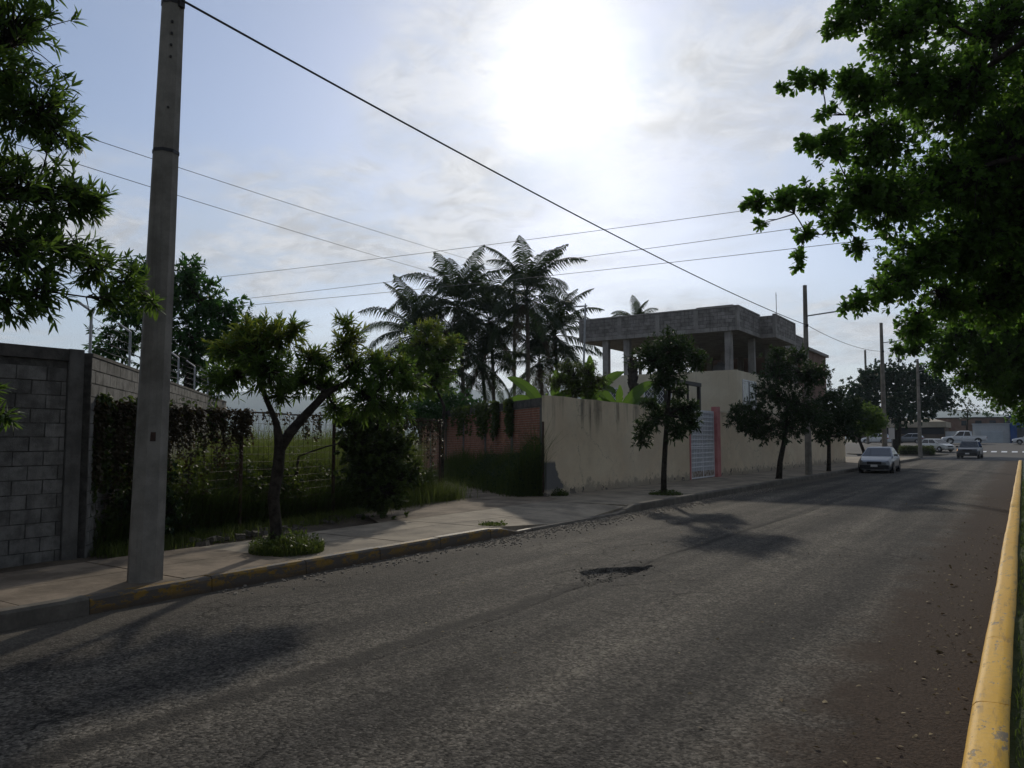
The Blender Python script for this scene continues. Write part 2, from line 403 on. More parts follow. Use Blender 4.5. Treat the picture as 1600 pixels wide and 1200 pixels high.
leaf_mat('palm_green', (0.012, 0.025, 0.011), (0.030, 0.050, 0.018), (0.07, 0.12, 0.02), 0.26, 0.6)
leaf_mat('palm_dry', (0.055, 0.042, 0.026), (0.10, 0.080, 0.050), (0.12, 0.09, 0.05), 0.2)
leaf_mat('banana_green', (0.034, 0.080, 0.018), (0.075, 0.135, 0.028), (0.17, 0.30, 0.04), 0.40, 0.35)
leaf_mat('grass_green', (0.042, 0.065, 0.016), (0.125, 0.14, 0.042), (0.20, 0.26, 0.05), 0.40, 0.6)
leaf_mat('grass_dark', (0.026, 0.045, 0.013), (0.070, 0.092, 0.026), (0.14, 0.20, 0.035), 0.36, 0.6)

# ------------------------------------------------------------------ mesh helpers


class MB:
    """collects faces for ONE mesh object"""

    def __init__(s):
        s.v = []
        s.f = []

    def add(s, verts, faces):
        b = len(s.v)
        s.v.extend([tuple(p) for p in verts])
        s.f.extend([tuple(i + b for i in f) for f in faces])
        return s

    def box(s, c, size, rz=0.0, rx=0.0, ry=0.0):
        hx, hy, hz = size[0] / 2, size[1] / 2, size[2] / 2
        m = Matrix.Rotation(rz, 3, 'Z') @ Matrix.Rotation(ry, 3, 'Y') @ Matrix.Rotation(rx, 3, 'X')
        vs = [m @ Vector((x * hx, y * hy, z * hz)) + Vector(c) for x in (-1, 1) for y in (-1, 1) for z in (-1, 1)]
        return s.add(vs, [(0, 1, 3, 2), (4, 6, 7, 5), (0, 4, 5, 1), (2, 3, 7, 6), (0, 2, 6, 4), (1, 5, 7, 3)])

    def box2(s, a, b):
        return s.box([(a[i] + b[i]) / 2 for i in range(3)], [abs(b[i] - a[i]) for i in range(3)])

    def prism(s, poly, z0, z1):
        n = len(poly)
        vs = [(x, y, z0) for x, y in poly] + [(x, y, z1) for x, y in poly]
        fs = [tuple(range(n - 1, -1, -1)), tuple(range(n, 2 * n))]
        fs += [(i, (i + 1) % n, n + (i + 1) % n, n + i) for i in range(n)]
        return s.add(vs, fs)

    def tube(s, pts, rad, sides=6, caps=True):
        pts = [Vector(p) for p in pts]
        n = len(pts)
        if not hasattr(rad, '__len__'):
            rad = [rad] * n
        rings = []
        ref = None
        for i, p in enumerate(pts):
            d = (pts[min(i + 1, n - 1)] - pts[max(i - 1, 0)])
            d = d.normalized() if d.length > 1e-9 else Vector((0, 0, 1))
            if ref is None:
                ref = Vector((1, 0, 0)) if abs(d.x) < 0.9 else Vector((0, 1, 0))
            u = (ref - d * ref.dot(d)).normalized()
            ref = u
            w = d.cross(u)
            rings.append([p + (u * math.cos(2 * math.pi * k / sides) + w * math.sin(2 * math.pi * k / sides)) * rad[i] for k in range(sides)])
        vs = [q for r in rings for q in r]
        fs = []
        for i in range(n - 1):
            for k in range(sides):
                a, b = i * sides + k, i * sides + (k + 1) % sides
                fs.append((a, b, b + sides, a + sides))
        if caps:
            fs.append(tuple(range(sides - 1, -1, -1)))
            fs.append(tuple(range((n - 1) * sides, n * sides)))
        return s.add(vs, fs)

    def lathe(s, prof, c=(0, 0, 0), sides=16):
        vs = []
        for r, z in prof:
            vs += [(c[0] + r * math.cos(2 * math.pi * k / sides), c[1] + r * math.sin(2 * math.pi * k / sides), c[2] + z) for k in range(sides)]
        fs = []
        for i in range(len(prof) - 1):
            for k in range(sides):
                a, b = i * sides + k, i * sides + (k + 1) % sides
                fs.append((a, b, b + sides, a + sides))
        fs.append(tuple(range(sides - 1, -1, -1)))
        fs.append(tuple(range((len(prof) - 1) * sides, len(prof) * sides)))
        return s.add(vs, fs)

    def mesh(s, name, mat, org=(0, 0, 0), smooth=False):
        me = bpy.data.meshes.new(name)
        me.from_pydata([(x - org[0], y - org[1], z - org[2]) for x, y, z in s.v], [], s.f)
        me.materials.append(MATS[mat])
        if smooth:
            me.polygons.foreach_set('use_smooth', [True] * len(me.polygons))
        me.update()
        return me

    def build(s, name, mat, parent=None, org=(0, 0, 0), smooth=False):
        return link(name, s.mesh(name, mat, org, smooth), parent)


def link(name, me, parent=None, loc=None, rz=0.0):
    o = bpy.data.objects.new(name, me)
    COL.objects.link(o)
    if parent is not None:
        o.parent = parent
    if loc is not None:
        o.location = loc
    if rz:
        o.rotation_euler = (0, 0, rz)
    return o


def tag(o, label=None, cat=None, group=None, kind=None):
    if label:
        o['label'] = label
    if cat:
        o['category'] = cat
    if group:
        o['group'] = group
    if kind:
        o['kind'] = kind
    return o


def thing(name, label, cat, loc=(0, 0, 0), group=None, rz=0.0):
    o = link(name, None, None, loc, rz)
    o.empty_display_size = 0.3
    return tag(o, label, cat, group)


def fast_mesh(name, V, loops, starts, mat):
    me = bpy.data.meshes.new(name)
    me.vertices.add(len(V))
    me.vertices.foreach_set('co', np.ascontiguousarray(V, dtype=np.float32).ravel())
    me.loops.add(len(loops))
    me.loops.foreach_set('vertex_index', np.ascontiguousarray(loops, dtype=np.int32))
    me.polygons.add(len(starts))
    me.polygons.foreach_set('loop_start', np.ascontiguousarray(starts, dtype=np.int32))
    me.materials.append(MATS[mat])
    me.update(calc_edges=True)
    return me


def unit(a):
    return a / np.maximum(np.linalg.norm(a, axis=-1, keepdims=True), 1e-9)


LEAF = {
    'lance': [(0, 0, 0), (.30, .5, .03), (.30, -.5, .03), (.68, .40, -.02), (.68, -.40, -.02), (1, 0, -.12)],
    'broad': [(0, 0, 0), (.35, .34, .05), (.35, -.34, .05), (.72, .5, .02), (.72, -.5, .02), (1, 0, -.10)],
    'heart': [(0, 0, 0), (.15, .5, .04), (.15, -.5, .04), (.60, .36, 0), (.60, -.36, 0), (1, 0, -.15)],
}


def leaves(name, P, A, L, W, shape, mat):
    """one mesh of separate leaves: base points P, axes A, lengths L, widths W"""
    n = len(P)
    A = unit(A)
    up = np.tile(np.array([0, 0, 1.0]), (n, 1)) + rng.normal(0, 0.55, (n, 3))
    S = unit(np.cross(A, up))
    Nn = np.cross(S, A)
    o = np.array(LEAF[shape])
    V = P[:, None, :] + A[:, None, :] * (o[None, :, 0:1] * L[:, None, None]) + S[:, None, :] * (o[None, :, 1:2] * W[:, None, None]) + Nn[:, None, :] * (o[None, :, 2:3] * L[:, None, None])
    V = V.reshape(-1, 3)
    pat = np.array([0, 2, 1, 1, 2, 4, 3, 3, 4, 5])
    loops = (np.arange(n)[:, None] * 6 + pat[None]).ravel()
    starts = (np.arange(n)[:, None] * 10 + np.array([0, 3, 7])[None]).ravel()
    return fast_mesh(name, V, loops, starts, mat)


def clusters(T, Dr, k, spread, L, back=0.1):
    """k leaves fanned round each twig tip"""
    n = len(T)
    T = np.repeat(T, k, 0)
    Dr = unit(np.repeat(Dr, k, 0))
    m = n * k
    a = unit(np.cross(Dr, rng.normal(0, 1, (m, 3))))
    ang = rng.uniform(0.25, 1.0, m) * spread
    A = Dr * np.cos(ang)[:, None] + a * np.sin(ang)[:, None]
    A[:, 2] -= 0.12
    P = T - Dr * (rng.uniform(0, 1, m) * back)[:, None]
    Ls = L * rng.uniform(0.7, 1.2, m)
    return P, A, Ls


def blades(name, P, H, W, lean, mat):
    n = len(P)
    az = rng.uniform(0, 2 * np.pi, n)
    dx = np.stack([np.cos(az), np.sin(az), np.zeros(n)], 1)
    sx = np.stack([-np.sin(az), np.cos(az), np.zeros(n)], 1)
    ln = rng.uniform(0.1, 1.0, n) * lean
    up = np.array([0, 0, 1.0])
    w = W * rng.uniform(0.6, 1.3, n)
    b0, b1 = P - sx * w[:, None], P + sx * w[:, None]
    mid = P + up * (H * 0.6)[:, None] + dx * (H * ln * 0.3)[:, None]
    m0, m1 = mid - sx * (w * 0.8)[:, None], mid + sx * (w * 0.8)[:, None]
    tip = P + up * (H * (1 - 0.25 * ln))[:, None] + dx * (H * ln)[:, None]
    V = np.stack([b0, b1, m0, m1, tip], 1).reshape(-1, 3)
    loops = (np.arange(n)[:, None] * 5 + np.array([0, 1, 3, 2, 2, 3, 4])[None]).ravel()
    starts = (np.arange(n)[:, None] * 7 + np.array([0, 4])[None]).ravel()
    return fast_mesh(name, V, loops, starts, mat)


def curve3(a, b, bulge, n=5):
    a, b = Vector(a), Vector(b)
    out = []
    for i in range(n):
        t = i / (n - 1)
        p = a.lerp(b, t) + Vector(bulge) * math.sin(math.pi * t)
        out.append(p)
    return out


def tree(name, label, trunk, blobs, leaf, leaf_len, leaf_w, leafmat, density, group=None, k=9, spread=1.3, twig=True, bark='bark_grey', category='tree', young=None, squash=0.85, droop=0.0, limbs=()):
    """trunk: [(x,y,z,r)...]; blobs: [(x,y,z,r)...] are joined to the nearest limb, twigs fill them and leaves sit on twig tips"""
    org = Vector(trunk[0][:3])
    root = thing(name, label, category, org, group)
    tb = MB()
    tb.tube([t[:3] for t in trunk], [t[3] for t in trunk], 10)
    b0 = trunk[0]
    tb.tube([(b0[0], b0[1], b0[2] - 0.1), (b0[0], b0[1], b0[2] + 0.12)], [b0[3] * 1.5, b0[3] * 1.02], 10)
    br = tb
    for lb in limbs:
        tb.tube([p[:3] for p in lb], [p[3] for p in lb], 8)
    nodes = [(Vector(t[:3]), t[3] * 0.75) for t in trunk[max(1, len(trunk) // 2):]]
    nodes += [(Vector(p[:3]), p[3] * 0.75) for lb in limbs for p in lb[1:]]
    todo = list(blobs)
    top = Vector(trunk[-1][:3])
    todo.sort(key=lambda q: (Vector(q[:3]) - top).length)
    TP, TD = [], []
    for q in todo:
        c, r = Vector(q[:3]), q[3]
        best = min(nodes, key=lambda nd: (nd[0] - c).length + (0.6 if nd[0].z > c.z + 0.3 else 0))
        ln = (c - best[0]).length
        r0 = max(0.012, min(best[1], 0.02 + 0.04 * ln))
        pts = curve3(best[0], c, Vector((rnd.uniform(-1, 1), rnd.uniform(-1, 1), rnd.uniform(-0.6, 0.8))) * ln * 0.09, 6)
        br.tube(pts, [r0 + (r0 * 0.4 - r0) * i / 5 for i in range(6)], 5, False)
        for i in (2, 3, 4, 5):
            nodes.append((pts[i], max(0.01, r0 * (1 - 0.6 * i / 5))))
        n = max(4, int(density * r * r))
        u = unit(rng.normal(0, 1, (n, 3)))
        rr = r * rng.uniform(0, 1, n) ** 0.42 * rng.uniform(0.72, 1.38, n)
        off = u * rr[:, None] * np.array([1, 1, squash])
        tips = np.array(c)[None] + off
        st = np.array([pts[rnd.randint(3, 5)] for _ in range(n)])
        d = unit(off) * 0.7 + unit(tips - st) * 0.4 + np.array([0, 0, 0.28 - droop])
        TP.append(tips)
        TD.append(d)
        if twig:
            for i in range(n):
                a, b = Vector(st[i]), Vector(tips[i])
                mdl = a.lerp(b, 0.55) + Vector((0, 0, 0.08 * (b - a).length))
                br.tube([a, mdl, b], [0.009, 0.006, 0.003], 3, False)
    br.build('trunk', bark, root, org, True)
    TP, TD = np.concatenate(TP), np.concatenate(TD)
    P, A, Ls = clusters(TP, TD, k, spread, leaf_len, leaf_len * 0.9)
    A = A.copy()
    A[:, 2] -= droop
    Ws = Ls * leaf_w * rng.uniform(0.85, 1.15, len(Ls))
    P = P - np.array(org)
    if young:
        z = TP[:, 2]
        cut = np.quantile(z, 0.72)
        sel = np.repeat((z > cut) & (rng.uniform(0, 1, len(z)) < 0.75), k)
        me = leaves('crown', P[~sel], A[~sel], Ls[~sel], Ws[~sel], leaf, leafmat)
        tag(link('crown', me, root), kind='stuff')
        me = leaves('young_shoots', P[sel], A[sel], Ls[sel], Ws[sel], leaf, young)
        tag(link('young_shoots', me, root), kind='stuff')
    else:
        me = leaves('crown', P, A, Ls, Ws, leaf, leafmat)
        tag(link('crown', me, root), kind='stuff')
    return root

# crown lobes of the trees: x, y, z, radius in metres
BLOB_NEAR_LEFT = [(-7.96,3.28,5.87,0.49),(-7.7,3.4,5.03,0.38),(-8.03,3.67,5.04,0.32),(-8.06,3.02,5.28,0.66),(-8.09,2.98,4.17,0.71),(-8.08,3.57,4.33,0.51),(-7.92,3.92,4.33,0.33),(-7.85,4.08,4.3,0.21),(-7.76,3.71,3.77,0.34),(-7.98,4.17,3.7,0.3),(-7.73,3.38,3.61,0.42),(-7.9,4.48,3.54,0.22),(-7.8,4.68,3.38,0.17),(-7.81,4.2,3.33,0.21),(-7.7,3.55,3.3,0.27),(-7.67,3.22,3.15,0.26),(-7.88,3.28,6.48,0.49),(-8.75,2.72,4.84,0.61),(-8.06,2.7,3.34,0.51),(-7.66,3.81,4.81,0.11),(-8.19,3.3,2.36,0.16),(-8.17,3.46,2.12,0.16)]
BLOB_FORK = [(-9.44,7.33,3.23,0.46),(-9.65,6.96,3.2,0.28),(-9.99,7.36,2.87,0.35),(-9.28,7.67,3.44,0.37),(-9.13,7.33,2.88,0.41),(-9.45,8.2,2.86,0.36),(-8.73,8.52,3.4,0.3),(-8.76,8.47,3.7,0.18),(-8.92,8.78,3.02,0.37),(-8.7,9.3,2.9,0.38),(-8.61,8.91,2.51,0.43),(-8.49,9.69,2.8,0.3),(-9.34,8.64,2.78,0.27),(-9.55,7.24,3.51,0.21),(-9.03,7.7,3.57,0.17),(-8.48,9.37,2.37,0.27),(-9.16,8.13,3.19,0.24),(-9.15,8.39,3.06,0.24),(-9.08,8.61,2.36,0.24),(-9.31,7.72,2.57,0.25),(-8.78,9.22,3.21,0.23),(-9.94,7.05,2.71,0.23),(-8.57,9.61,3.12,0.21)]
BLOB_LOT = [(-15.54,18.31,4.79,0.76),(-15.24,18.9,4.53,0.69),(-15.77,17.98,4.18,0.63),(-15.25,18.59,3.8,0.68),(-15.8,18.48,3.61,0.52),(-15.1,19.2,4.85,0.45),(-15.36,18.39,5.29,0.44)]
BLOB_SHRUB = [(-11.96,12.48,2.25,0.54),(-11.81,12.64,1.55,0.62),(-11.91,12.25,1.14,0.61),(-11.7,12.93,1.83,0.43),(-12.13,12.17,1.83,0.48),(-11.63,12.47,0.72,0.64),(-11.49,13.14,1.04,0.37),(-12.35,12.09,2.39,0.37)]
BLOB_ST2 = [(-8.86,22.17,4.63,0.7),(-9.36,21.62,4.32,0.58),(-8.34,22.66,4.31,0.43),(-8.86,21.87,3.92,0.58),(-9.23,22.01,3.56,0.35),(-8.79,22.45,3.37,0.31),(-9.57,21.54,2.19,0.35),(-9.31,21.93,2.48,0.43),(-8.68,22.57,2.78,0.43),(-8.53,22.82,2.39,0.4),(-8.72,22.11,2.15,0.39),(-9.61,21.55,1.8,0.23),(-9.17,22.6,2.79,0.36),(-8.41,22.5,2.87,0.27),(-9.54,21.98,2.98,0.28)]
BLOB_ST3 = [(-9.79,31.71,2.69,0.58),(-9.28,32.26,2.96,0.75),(-9.82,31.41,3.08,0.37),(-8.57,33.19,4.74,0.81),(-7.63,34.42,4.64,0.77),(-8.04,33.54,3.38,0.97),(-8.8,32.5,3.9,0.69),(-8.3,33.45,2.36,0.81),(-7.31,34.87,4.66,0.61),(-7.83,33.75,5.4,0.49),(-8.52,33.04,5.48,0.43),(-9.15,32.66,2.17,0.59),(-7.59,34.36,2.85,0.71),(-9.39,32.12,2.43,0.58)]
BLOB_ST4 = [(-8.54,42.34,3.56,0.93),(-8.13,43.04,2.74,1.07),(-8.86,41.95,2.73,0.73),(-7.62,43.71,3.08,0.81),(-8.16,42.54,4.13,0.6),(-7.62,43.55,2.14,0.54),(-8.67,42.02,2.07,0.53),(-7.29,44.12,3.77,0.41)]
BLOB_ST5 = [(-8.7,57.9,3.35,0.88),(-9.22,56.93,3.65,0.79),(-8.27,58.81,3.01,0.58),(-9.1,57.22,2.64,0.7),(-8.58,58.05,2.47,0.53)]
BLOB_FICUS = [(-12.0,97.5,7.39,2.93),(-14.89,94.39,7.18,2.17),(-16.07,92.5,5.97,1.58),(-9.36,100.47,7.3,2.37),(-7.86,101.56,6.12,1.48),(-12.53,96.97,9.43,1.91),(-10.15,99.17,9.26,1.77),(-14.1,94.78,8.77,1.59),(-13.6,94.22,5.12,1.72),(-9.64,99.26,5.19,1.76),(-7.4,102.97,7.36,1.12),(-11.39,94.52,4.73,1.84),(-16.9,92.06,4.76,1.0),(-8.27,101.1,8.41,1.19),(-15.42,93.07,4.4,1.15)]
BLOB_MANGO = [(-23.26,15.42,6.76,1.08),(-23.79,14.58,6.79,0.94),(-22.82,16.24,6.18,0.88),(-22.54,16.95,5.69,0.67),(-23.41,15.25,7.52,0.65),(-23.83,14.42,5.59,1.06),(-22.61,16.25,4.95,0.87),(-22.96,15.27,5.2,1.19),(-24.2,14.02,7.39,0.64),(-22.23,17.37,6.05,0.27),(-22.39,17.14,4.68,0.58),(-23.52,14.73,4.33,0.93),(-22.83,15.94,3.95,0.78),(-24.4,13.75,6.19,0.84),(-24.71,13.65,4.94,0.84)]
BLOB_MED1 = [(-1.9,12.61,8.58,0.42),(-1.45,13.29,8.39,0.56),(-2.13,12.25,8.23,0.22),(-2.47,11.17,6.99,0.18),(-2.64,10.94,6.86,0.1),(-2.28,11.52,7.09,0.17),(-1.96,12.2,7.3,0.29),(-1.84,12.54,7.15,0.41),(-1.3,13.34,7.53,0.61),(-2.5,11.69,6.26,0.19),(-2.24,12.1,6.34,0.33),(-2.28,11.91,6.78,0.13),(-1.74,12.9,6.49,0.55),(-3.03,10.94,5.28,0.18),(-3.14,10.75,5.23,0.1),(-2.78,11.34,5.37,0.24),(-3.05,10.96,4.96,0.09),(-2.49,11.88,5.48,0.33),(-2.06,12.75,5.74,0.5),(-2.55,11.65,4.91,0.16),(-2.62,11.52,4.55,0.12),(-2.64,11.52,4.41,0.08),(-2.22,12.33,5.21,0.29),(-1.63,13.29,5.6,0.61),(-2.04,12.91,4.04,0.24),(-2.22,12.68,3.91,0.11),(-1.81,13.28,4.23,0.26),(-1.56,13.91,4.47,0.46),(-2.03,12.72,4.87,0.18),(-1.32,14.51,4.98,0.6),(-0.99,14.39,6.1,0.8),(-0.74,14.2,7.5,0.84),(-0.09,14.77,8.76,0.85),(-0.26,15.07,6.71,0.92),(-0.6,15.21,5.25,0.77),(0.16,15.9,5.85,1.0),(-1.02,15.25,4.29,0.49),(-1.46,14.52,3.79,0.33),(0.6,15.79,7.77,1.1),(0.58,16.52,4.78,1.02),(-1.02,13.66,8.81,0.52),(-0.28,15.98,4.33,0.68),(1.11,16.74,6.25,1.25),(1.2,16.34,8.86,1.12),(0.02,16.02,4.76,0.68),(-0.38,15.05,6.06,0.65),(0.21,15.58,7.22,0.77),(-0.79,15.1,5.03,0.55)]
BLOB_MED2 = [(-2.55,28.11,5.33,0.58),(-2.01,29.12,4.76,0.72),(-1.15,30.29,4.82,1.04),(-0.24,31.47,5.09,1.21),(-1.0,30.46,3.95,0.78),(-0.11,32.27,3.81,0.9),(-1.63,29.43,5.52,0.85),(-3.3,27.18,4.76,0.29),(-2.9,27.68,4.79,0.37),(-0.51,32.05,3.31,0.49),(0.03,33.66,2.71,0.47),(0.86,33.47,4.3,1.38),(1.14,33.47,6.59,1.6),(-2.29,28.86,4.22,0.34),(-1.62,29.81,3.94,0.43),(2.06,34.83,4.81,1.4),(-0.56,30.59,5.9,1.08),(-1.26,29.85,6.3,0.86),(0.02,32.04,4.68,0.89),(-0.77,31.6,3.68,0.58)]
BLOB_FAR_A = [(-7.56,136.56,7.49,1.57),(-6.38,137.45,6.31,1.18),(-8.76,134.66,6.28,1.36),(-7.23,136.95,5.53,0.98)]
BLOB_FAR_B = [(-4.78,176.94,7.51,1.75),(-3.07,177.99,8.51,1.75),(-6.06,176.17,6.51,1.12),(-1.32,176.83,7.44,2.22),(0.29,177.75,9.28,2.96),(2.27,179.22,7.44,2.96)]
BLOB_BUSH = [(-13.37,24.03,4.07,0.6),(-13.6,23.3,3.81,0.49),(-13.21,24.72,4.34,0.47),(-13.04,24.87,3.88,0.47),(-12.92,25.42,4.02,0.33),(-13.59,23.97,4.42,0.37),(-13.15,24.1,3.65,0.46)]
BLOB_FARBUSH = [(-22.66,28.12,3.7,1.02),(-22.78,26.88,3.21,0.99),(-21.93,28.64,3.25,0.9),(-22.61,25.81,2.89,0.85),(-21.9,29.87,3.28,0.68),(-21.82,27.55,2.77,0.88)]

# ------------------------------------------------------------------ ground, road, kerbs


def sstep(a, b, x):
    t = np.clip((np.asarray(x, float) - a) / (b - a), 0, 1)
    return t * t * (3 - 2 * t)


def rise(y):
    return 1.15 * sstep(92, 124, y)


def grid_mesh(name, xs, ys, zf, mat):
    X, Y = np.meshgrid(xs, ys)
    V = np.stack([X, Y, zf(X, Y)], -1).reshape(-1, 3)
    nx, ny = len(xs), len(ys)
    i = np.arange(nx - 1)[None, :] + np.arange(ny - 1)[:, None] * nx
    q = np.stack([i, i + 1, i + nx + 1, i + nx], -1).reshape(-1)
    me = fast_mesh(name, V, q, np.arange(0, len(q), 4), mat)
    me.polygons.foreach_set('use_smooth', [True] * len(me.polygons))
    return me


def kx(y):
    return -8.45 + max(0.0, y - 22) * 0.012


def wx(y):
    return -11.8 + max(0.0, y - 19.65) * 0.024


xs = np.unique(np.concatenate([[-6000, -2500, -1000, -400, -150, -60], np.arange(-40, 41, 8), [60, 150, 400, 1000, 2500, 6000]]))
ys = np.unique(np.concatenate([[-3000, -800, -200, -60], np.arange(-20, 200, 6), [260, 400, 800, 1600, 3000, 7000]]))
ground = link('ground', grid_mesh('ground', xs, ys, lambda X, Y: -0.07 + rise(Y), 'far_earth'))
tag(ground, 'dry grassy earth reaching out behind walls and houses', kind='structure')

POT = np.array([(-4.70, 8.85), (-4.98, 9.2), (-5.32, 9.75), (-5.22, 10.2), (-4.94, 10.55), (-4.68, 10.85), (-4.60, 10.4), (-4.63, 9.6)])


def poly_dist(X, Y, poly):
    """signed distance to a polygon, negative inside"""
    d = np.full(X.shape, 1e9)
    inside = np.zeros(X.shape, bool)
    n = len(poly)
    for i in range(n):
        ax, ay = poly[i]
        bx, by = poly[(i + 1) % n]
        t = np.clip(((X - ax) * (bx - ax) + (Y - ay) * (by - ay)) / ((bx - ax) ** 2 + (by - ay) ** 2), 0, 1)
        d = np.minimum(d, np.hypot(X - ax - t * (bx - ax), Y - ay - t * (by - ay)))
        c = ((ay > Y) != (by > Y)) & (X < (bx - ax) * (Y - ay) / (by - ay + 1e-12) + ax)
        inside ^= c
    return np.where(inside, -d, d)


def wob(X, Y):
    return 0.5 * np.sin(7.3 * X + 3.1 * Y) + 0.3 * np.sin(19.0 * X - 13.0 * Y + 1.0) + 0.2 * np.sin(41.0 * X + 37.0 * Y)


def seam_x(Y):
    return -4.76 + 0.10 * np.sin(Y * 0.35) + 0.035 * np.sin(Y * 1.9 + 1) + 0.012 * np.sin(Y * 7.3)


def road_z(X, Y):
    z = 0.02 * (1 - ((X + 4.4) / 4.1) ** 2)
    d = poly_dist(X, Y, POT) + 0.03 * wob(X, Y)
    z = z - 0.06 * (1 - sstep(-0.07, 0.015, d)) + 0.012 * np.where(d < -0.03, wob(X * 2.3, Y * 2.3), 0)
    s = X - seam_x(Y)
    w = sstep(2, 5, Y) * (1 - sstep(30, 46, Y))
    z = z - 0.016 * w * (1 - sstep(-0.45, 0.0, np.where(s < 0, s, 0))) * 0 - 0.020 * w * np.exp(-(s / 0.035) ** 2)
    z = z - 0.012 * w * np.where(s < 0, np.exp(-(s / 0.35) ** 2), 0)
    # cross joint near the parked car
    c = Y - 28.6 + 0.25 * (X + 4.4) * 0.4
    z = z - 0.014 * np.exp(-(c / 0.07) ** 2) * (X < -3.2)
    return z + 0.004 * np.sin(X * 1.7 + Y * 0.6) + 0.003 * np.sin(Y * 1.3 - X)


xs = np.unique(np.round(np.concatenate([np.arange(-8.75, -0.2, 0.25), np.arange(-5.5, -4.3, 0.02)]), 3))
ys = np.unique(np.round(np.concatenate([np.arange(-12, 8.6, 0.3), np.arange(8.6, 11.3, 0.03), np.arange(11.3, 40, 0.3), np.arange(40, 79, 1.5)]), 3))
road = link('road', grid_mesh('road', xs, ys, road_z, 'asphalt'))
tag(road, 'worn grey asphalt avenue with a pothole along its seam', kind='structure')
rub = MB()
for i in range(420):
    a, b = rnd.uniform(-5.6, -4.4), rnd.uniform(8.6, 11.4)
    pd_ = poly_dist(np.array([a]), np.array([b]), POT)[0]
    if pd_ > 0.02 and rnd.random() > math.exp(-pd_ * 9) * 0.35:
        continue
    s_ = rnd.uniform(0.006, 0.02)
    rub.box((a, b, float(road_z(np.array([a]), np.array([b]))[0]) + s_ * 0.3), (s_ * 1.4, s_, s_ * 0.8), rnd.uniform(0, 3), rnd.uniform(-.4, .4), rnd.uniform(-.4, .4))
tag(rub.build('pothole_rubble', 'gravel_dark', road), kind='stuff')

xs = np.concatenate([[-160, -100], np.arange(-60, 61, 8), [100, 160]])
ys = np.concatenate([np.arange(78.5, 150.6, 4)])
cross = link('crossroad', grid_mesh('crossroad', xs, ys, lambda X, Y: -0.004 + rise(Y), 'asphalt_far'))
tag(cross, 'broad grey asphalt crossroad beyond the parked car', kind='structure')
for i in range(9):
    x0 = -5.2 + i * 1.0
    m = MB().box2((x0, 103.2, 0), (x0 + 0.55, 105.2, 0.006))
    m.v = [(x, y, z + float(rise(y)) + 0.002) for x, y, z in m.v]
    m.build('crosswalk_stripe', 'white_paint', cross)

# left kerb: one stone after another, dropped at the driveway
kerb = MB()
for y0 in range(-12, 78, 3):
    y1 = y0 + 3
    kerb.add([(kx(y0) - 0.02, y0, 0.0), (kx(y0) - 0.17, y0, 0.0), (kx(y1) - 0.17, y1, 0.0), (kx(y1) - 0.02, y1, 0.0)], [(3, 2, 1, 0)])
kerb = tag(kerb.build('kerb', 'kerb_concrete'), 'concrete kerb with faded yellow paint along the far sidewalk', kind='structure')


def kerb_h(y):
    drop = (1 - sstep(12.3, 12.9, y)) + sstep(17.6, 18.6, y)
    return 0.055 + 0.135 * float(np.clip(drop, 0, 1))


y0 = -12.0
while y0 < 77.5:
    ln = 1.5 if y0 < 20 else 2.0
    y1 = min(y0 + ln, 78)
    j = rnd.uniform(-0.006, 0.006)
    vs, fs = [], []
    stn = [y0 + 0.006 + (y1 - y0 - 0.012) * t for t in (0, 0.33, 0.66, 1)]
    for yy in stn:
        h = kerb_h(yy) + j
        k0 = kx(yy) + rnd.uniform(-0.006, 0.006)
        vs += [(k0, yy, -0.03), (k0 - 0.012, yy, h - 0.03), (k0 - 0.04, yy, h), (k0 - 0.185, yy, h), (k0 - 0.185, yy, -0.03)]
    for i in range(3):
        for q in range(4):
            a = i * 5 + q
            fs.append((a, a + 5, a + 6, a + 1))
    fs += [(0, 1, 2, 3, 4), (19, 18, 17, 16, 15)]
    mt = 'kerb_yellow_worn_shaded' if (3.0 < y0 < 12.2) else 'kerb_concrete'
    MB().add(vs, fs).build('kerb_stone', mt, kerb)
    y0 = y1

# median on the right with its yellow kerb
med = link('median', grid_mesh('median', np.array([-0.16, 0.1, 0.5, 1, 2, 3.2, 3.6]), np.arange(-12, 73.1, 1.0), lambda X, Y: 0.12 + 0.02 * np.sin(X * 3 + Y) + 0.02 * np.sin(Y * 2.3) - 0.2 * (X > 3.4), 'median_turf'))
tag(med, 'grassy median strip behind the yellow kerb', kind='structure')
prof = [(-0.365, -0.03), (-0.350, 0.10), (-0.340, 0.145), (-0.318, 0.172), (-0.285, 0.184), (-0.20, 0.190), (-0.135, 0.186), (-0.128, 0.02)]
y0 = -8.0
while y0 < 72:
    y1 = y0 + (2.4 if y0 > 6 else 2.0)
    vs, fs = [], []
    nst = 7
    for i in range(nst):
        yy = y0 + 0.006 + (y1 - y0 - 0.012) * i / (nst - 1)
        dz = 0.004 * math.sin(yy * 2.1) + 0.003 * math.sin(yy * 5.3)
        dx = 0.005 * math.sin(yy * 0.7) + 0.0015 * math.sin(yy * 2.9) - 0.001 * max(0, yy)
        vs += [(x + dx + 0.0015 * rnd.uniform(-1, 1), yy, z + dz + (0.0015 * rnd.uniform(-1, 1) if z > 0 else 0)) for x, z in prof]
    for i in range(nst - 1):
        for q in range(7):
            a = i * 8 + q
            fs.append((a, a + 8, a + 9, a + 1))
    nv = len(vs)
    vs += vs[:8] + vs[-8:]
    fs += [tuple(range(nv, nv + 8)), tuple(range(nv + 15, nv + 7, -1))]
    MB().add(vs, fs).build('kerb_stone', 'kerb_yellow', med, smooth=True)
    y0 = y1
n = 26000
P = np.stack([rng.uniform(-0.12, 1.3, n) ** 1, rng.uniform(1.5, 40, n), np.full(n, 0.12)], 1)
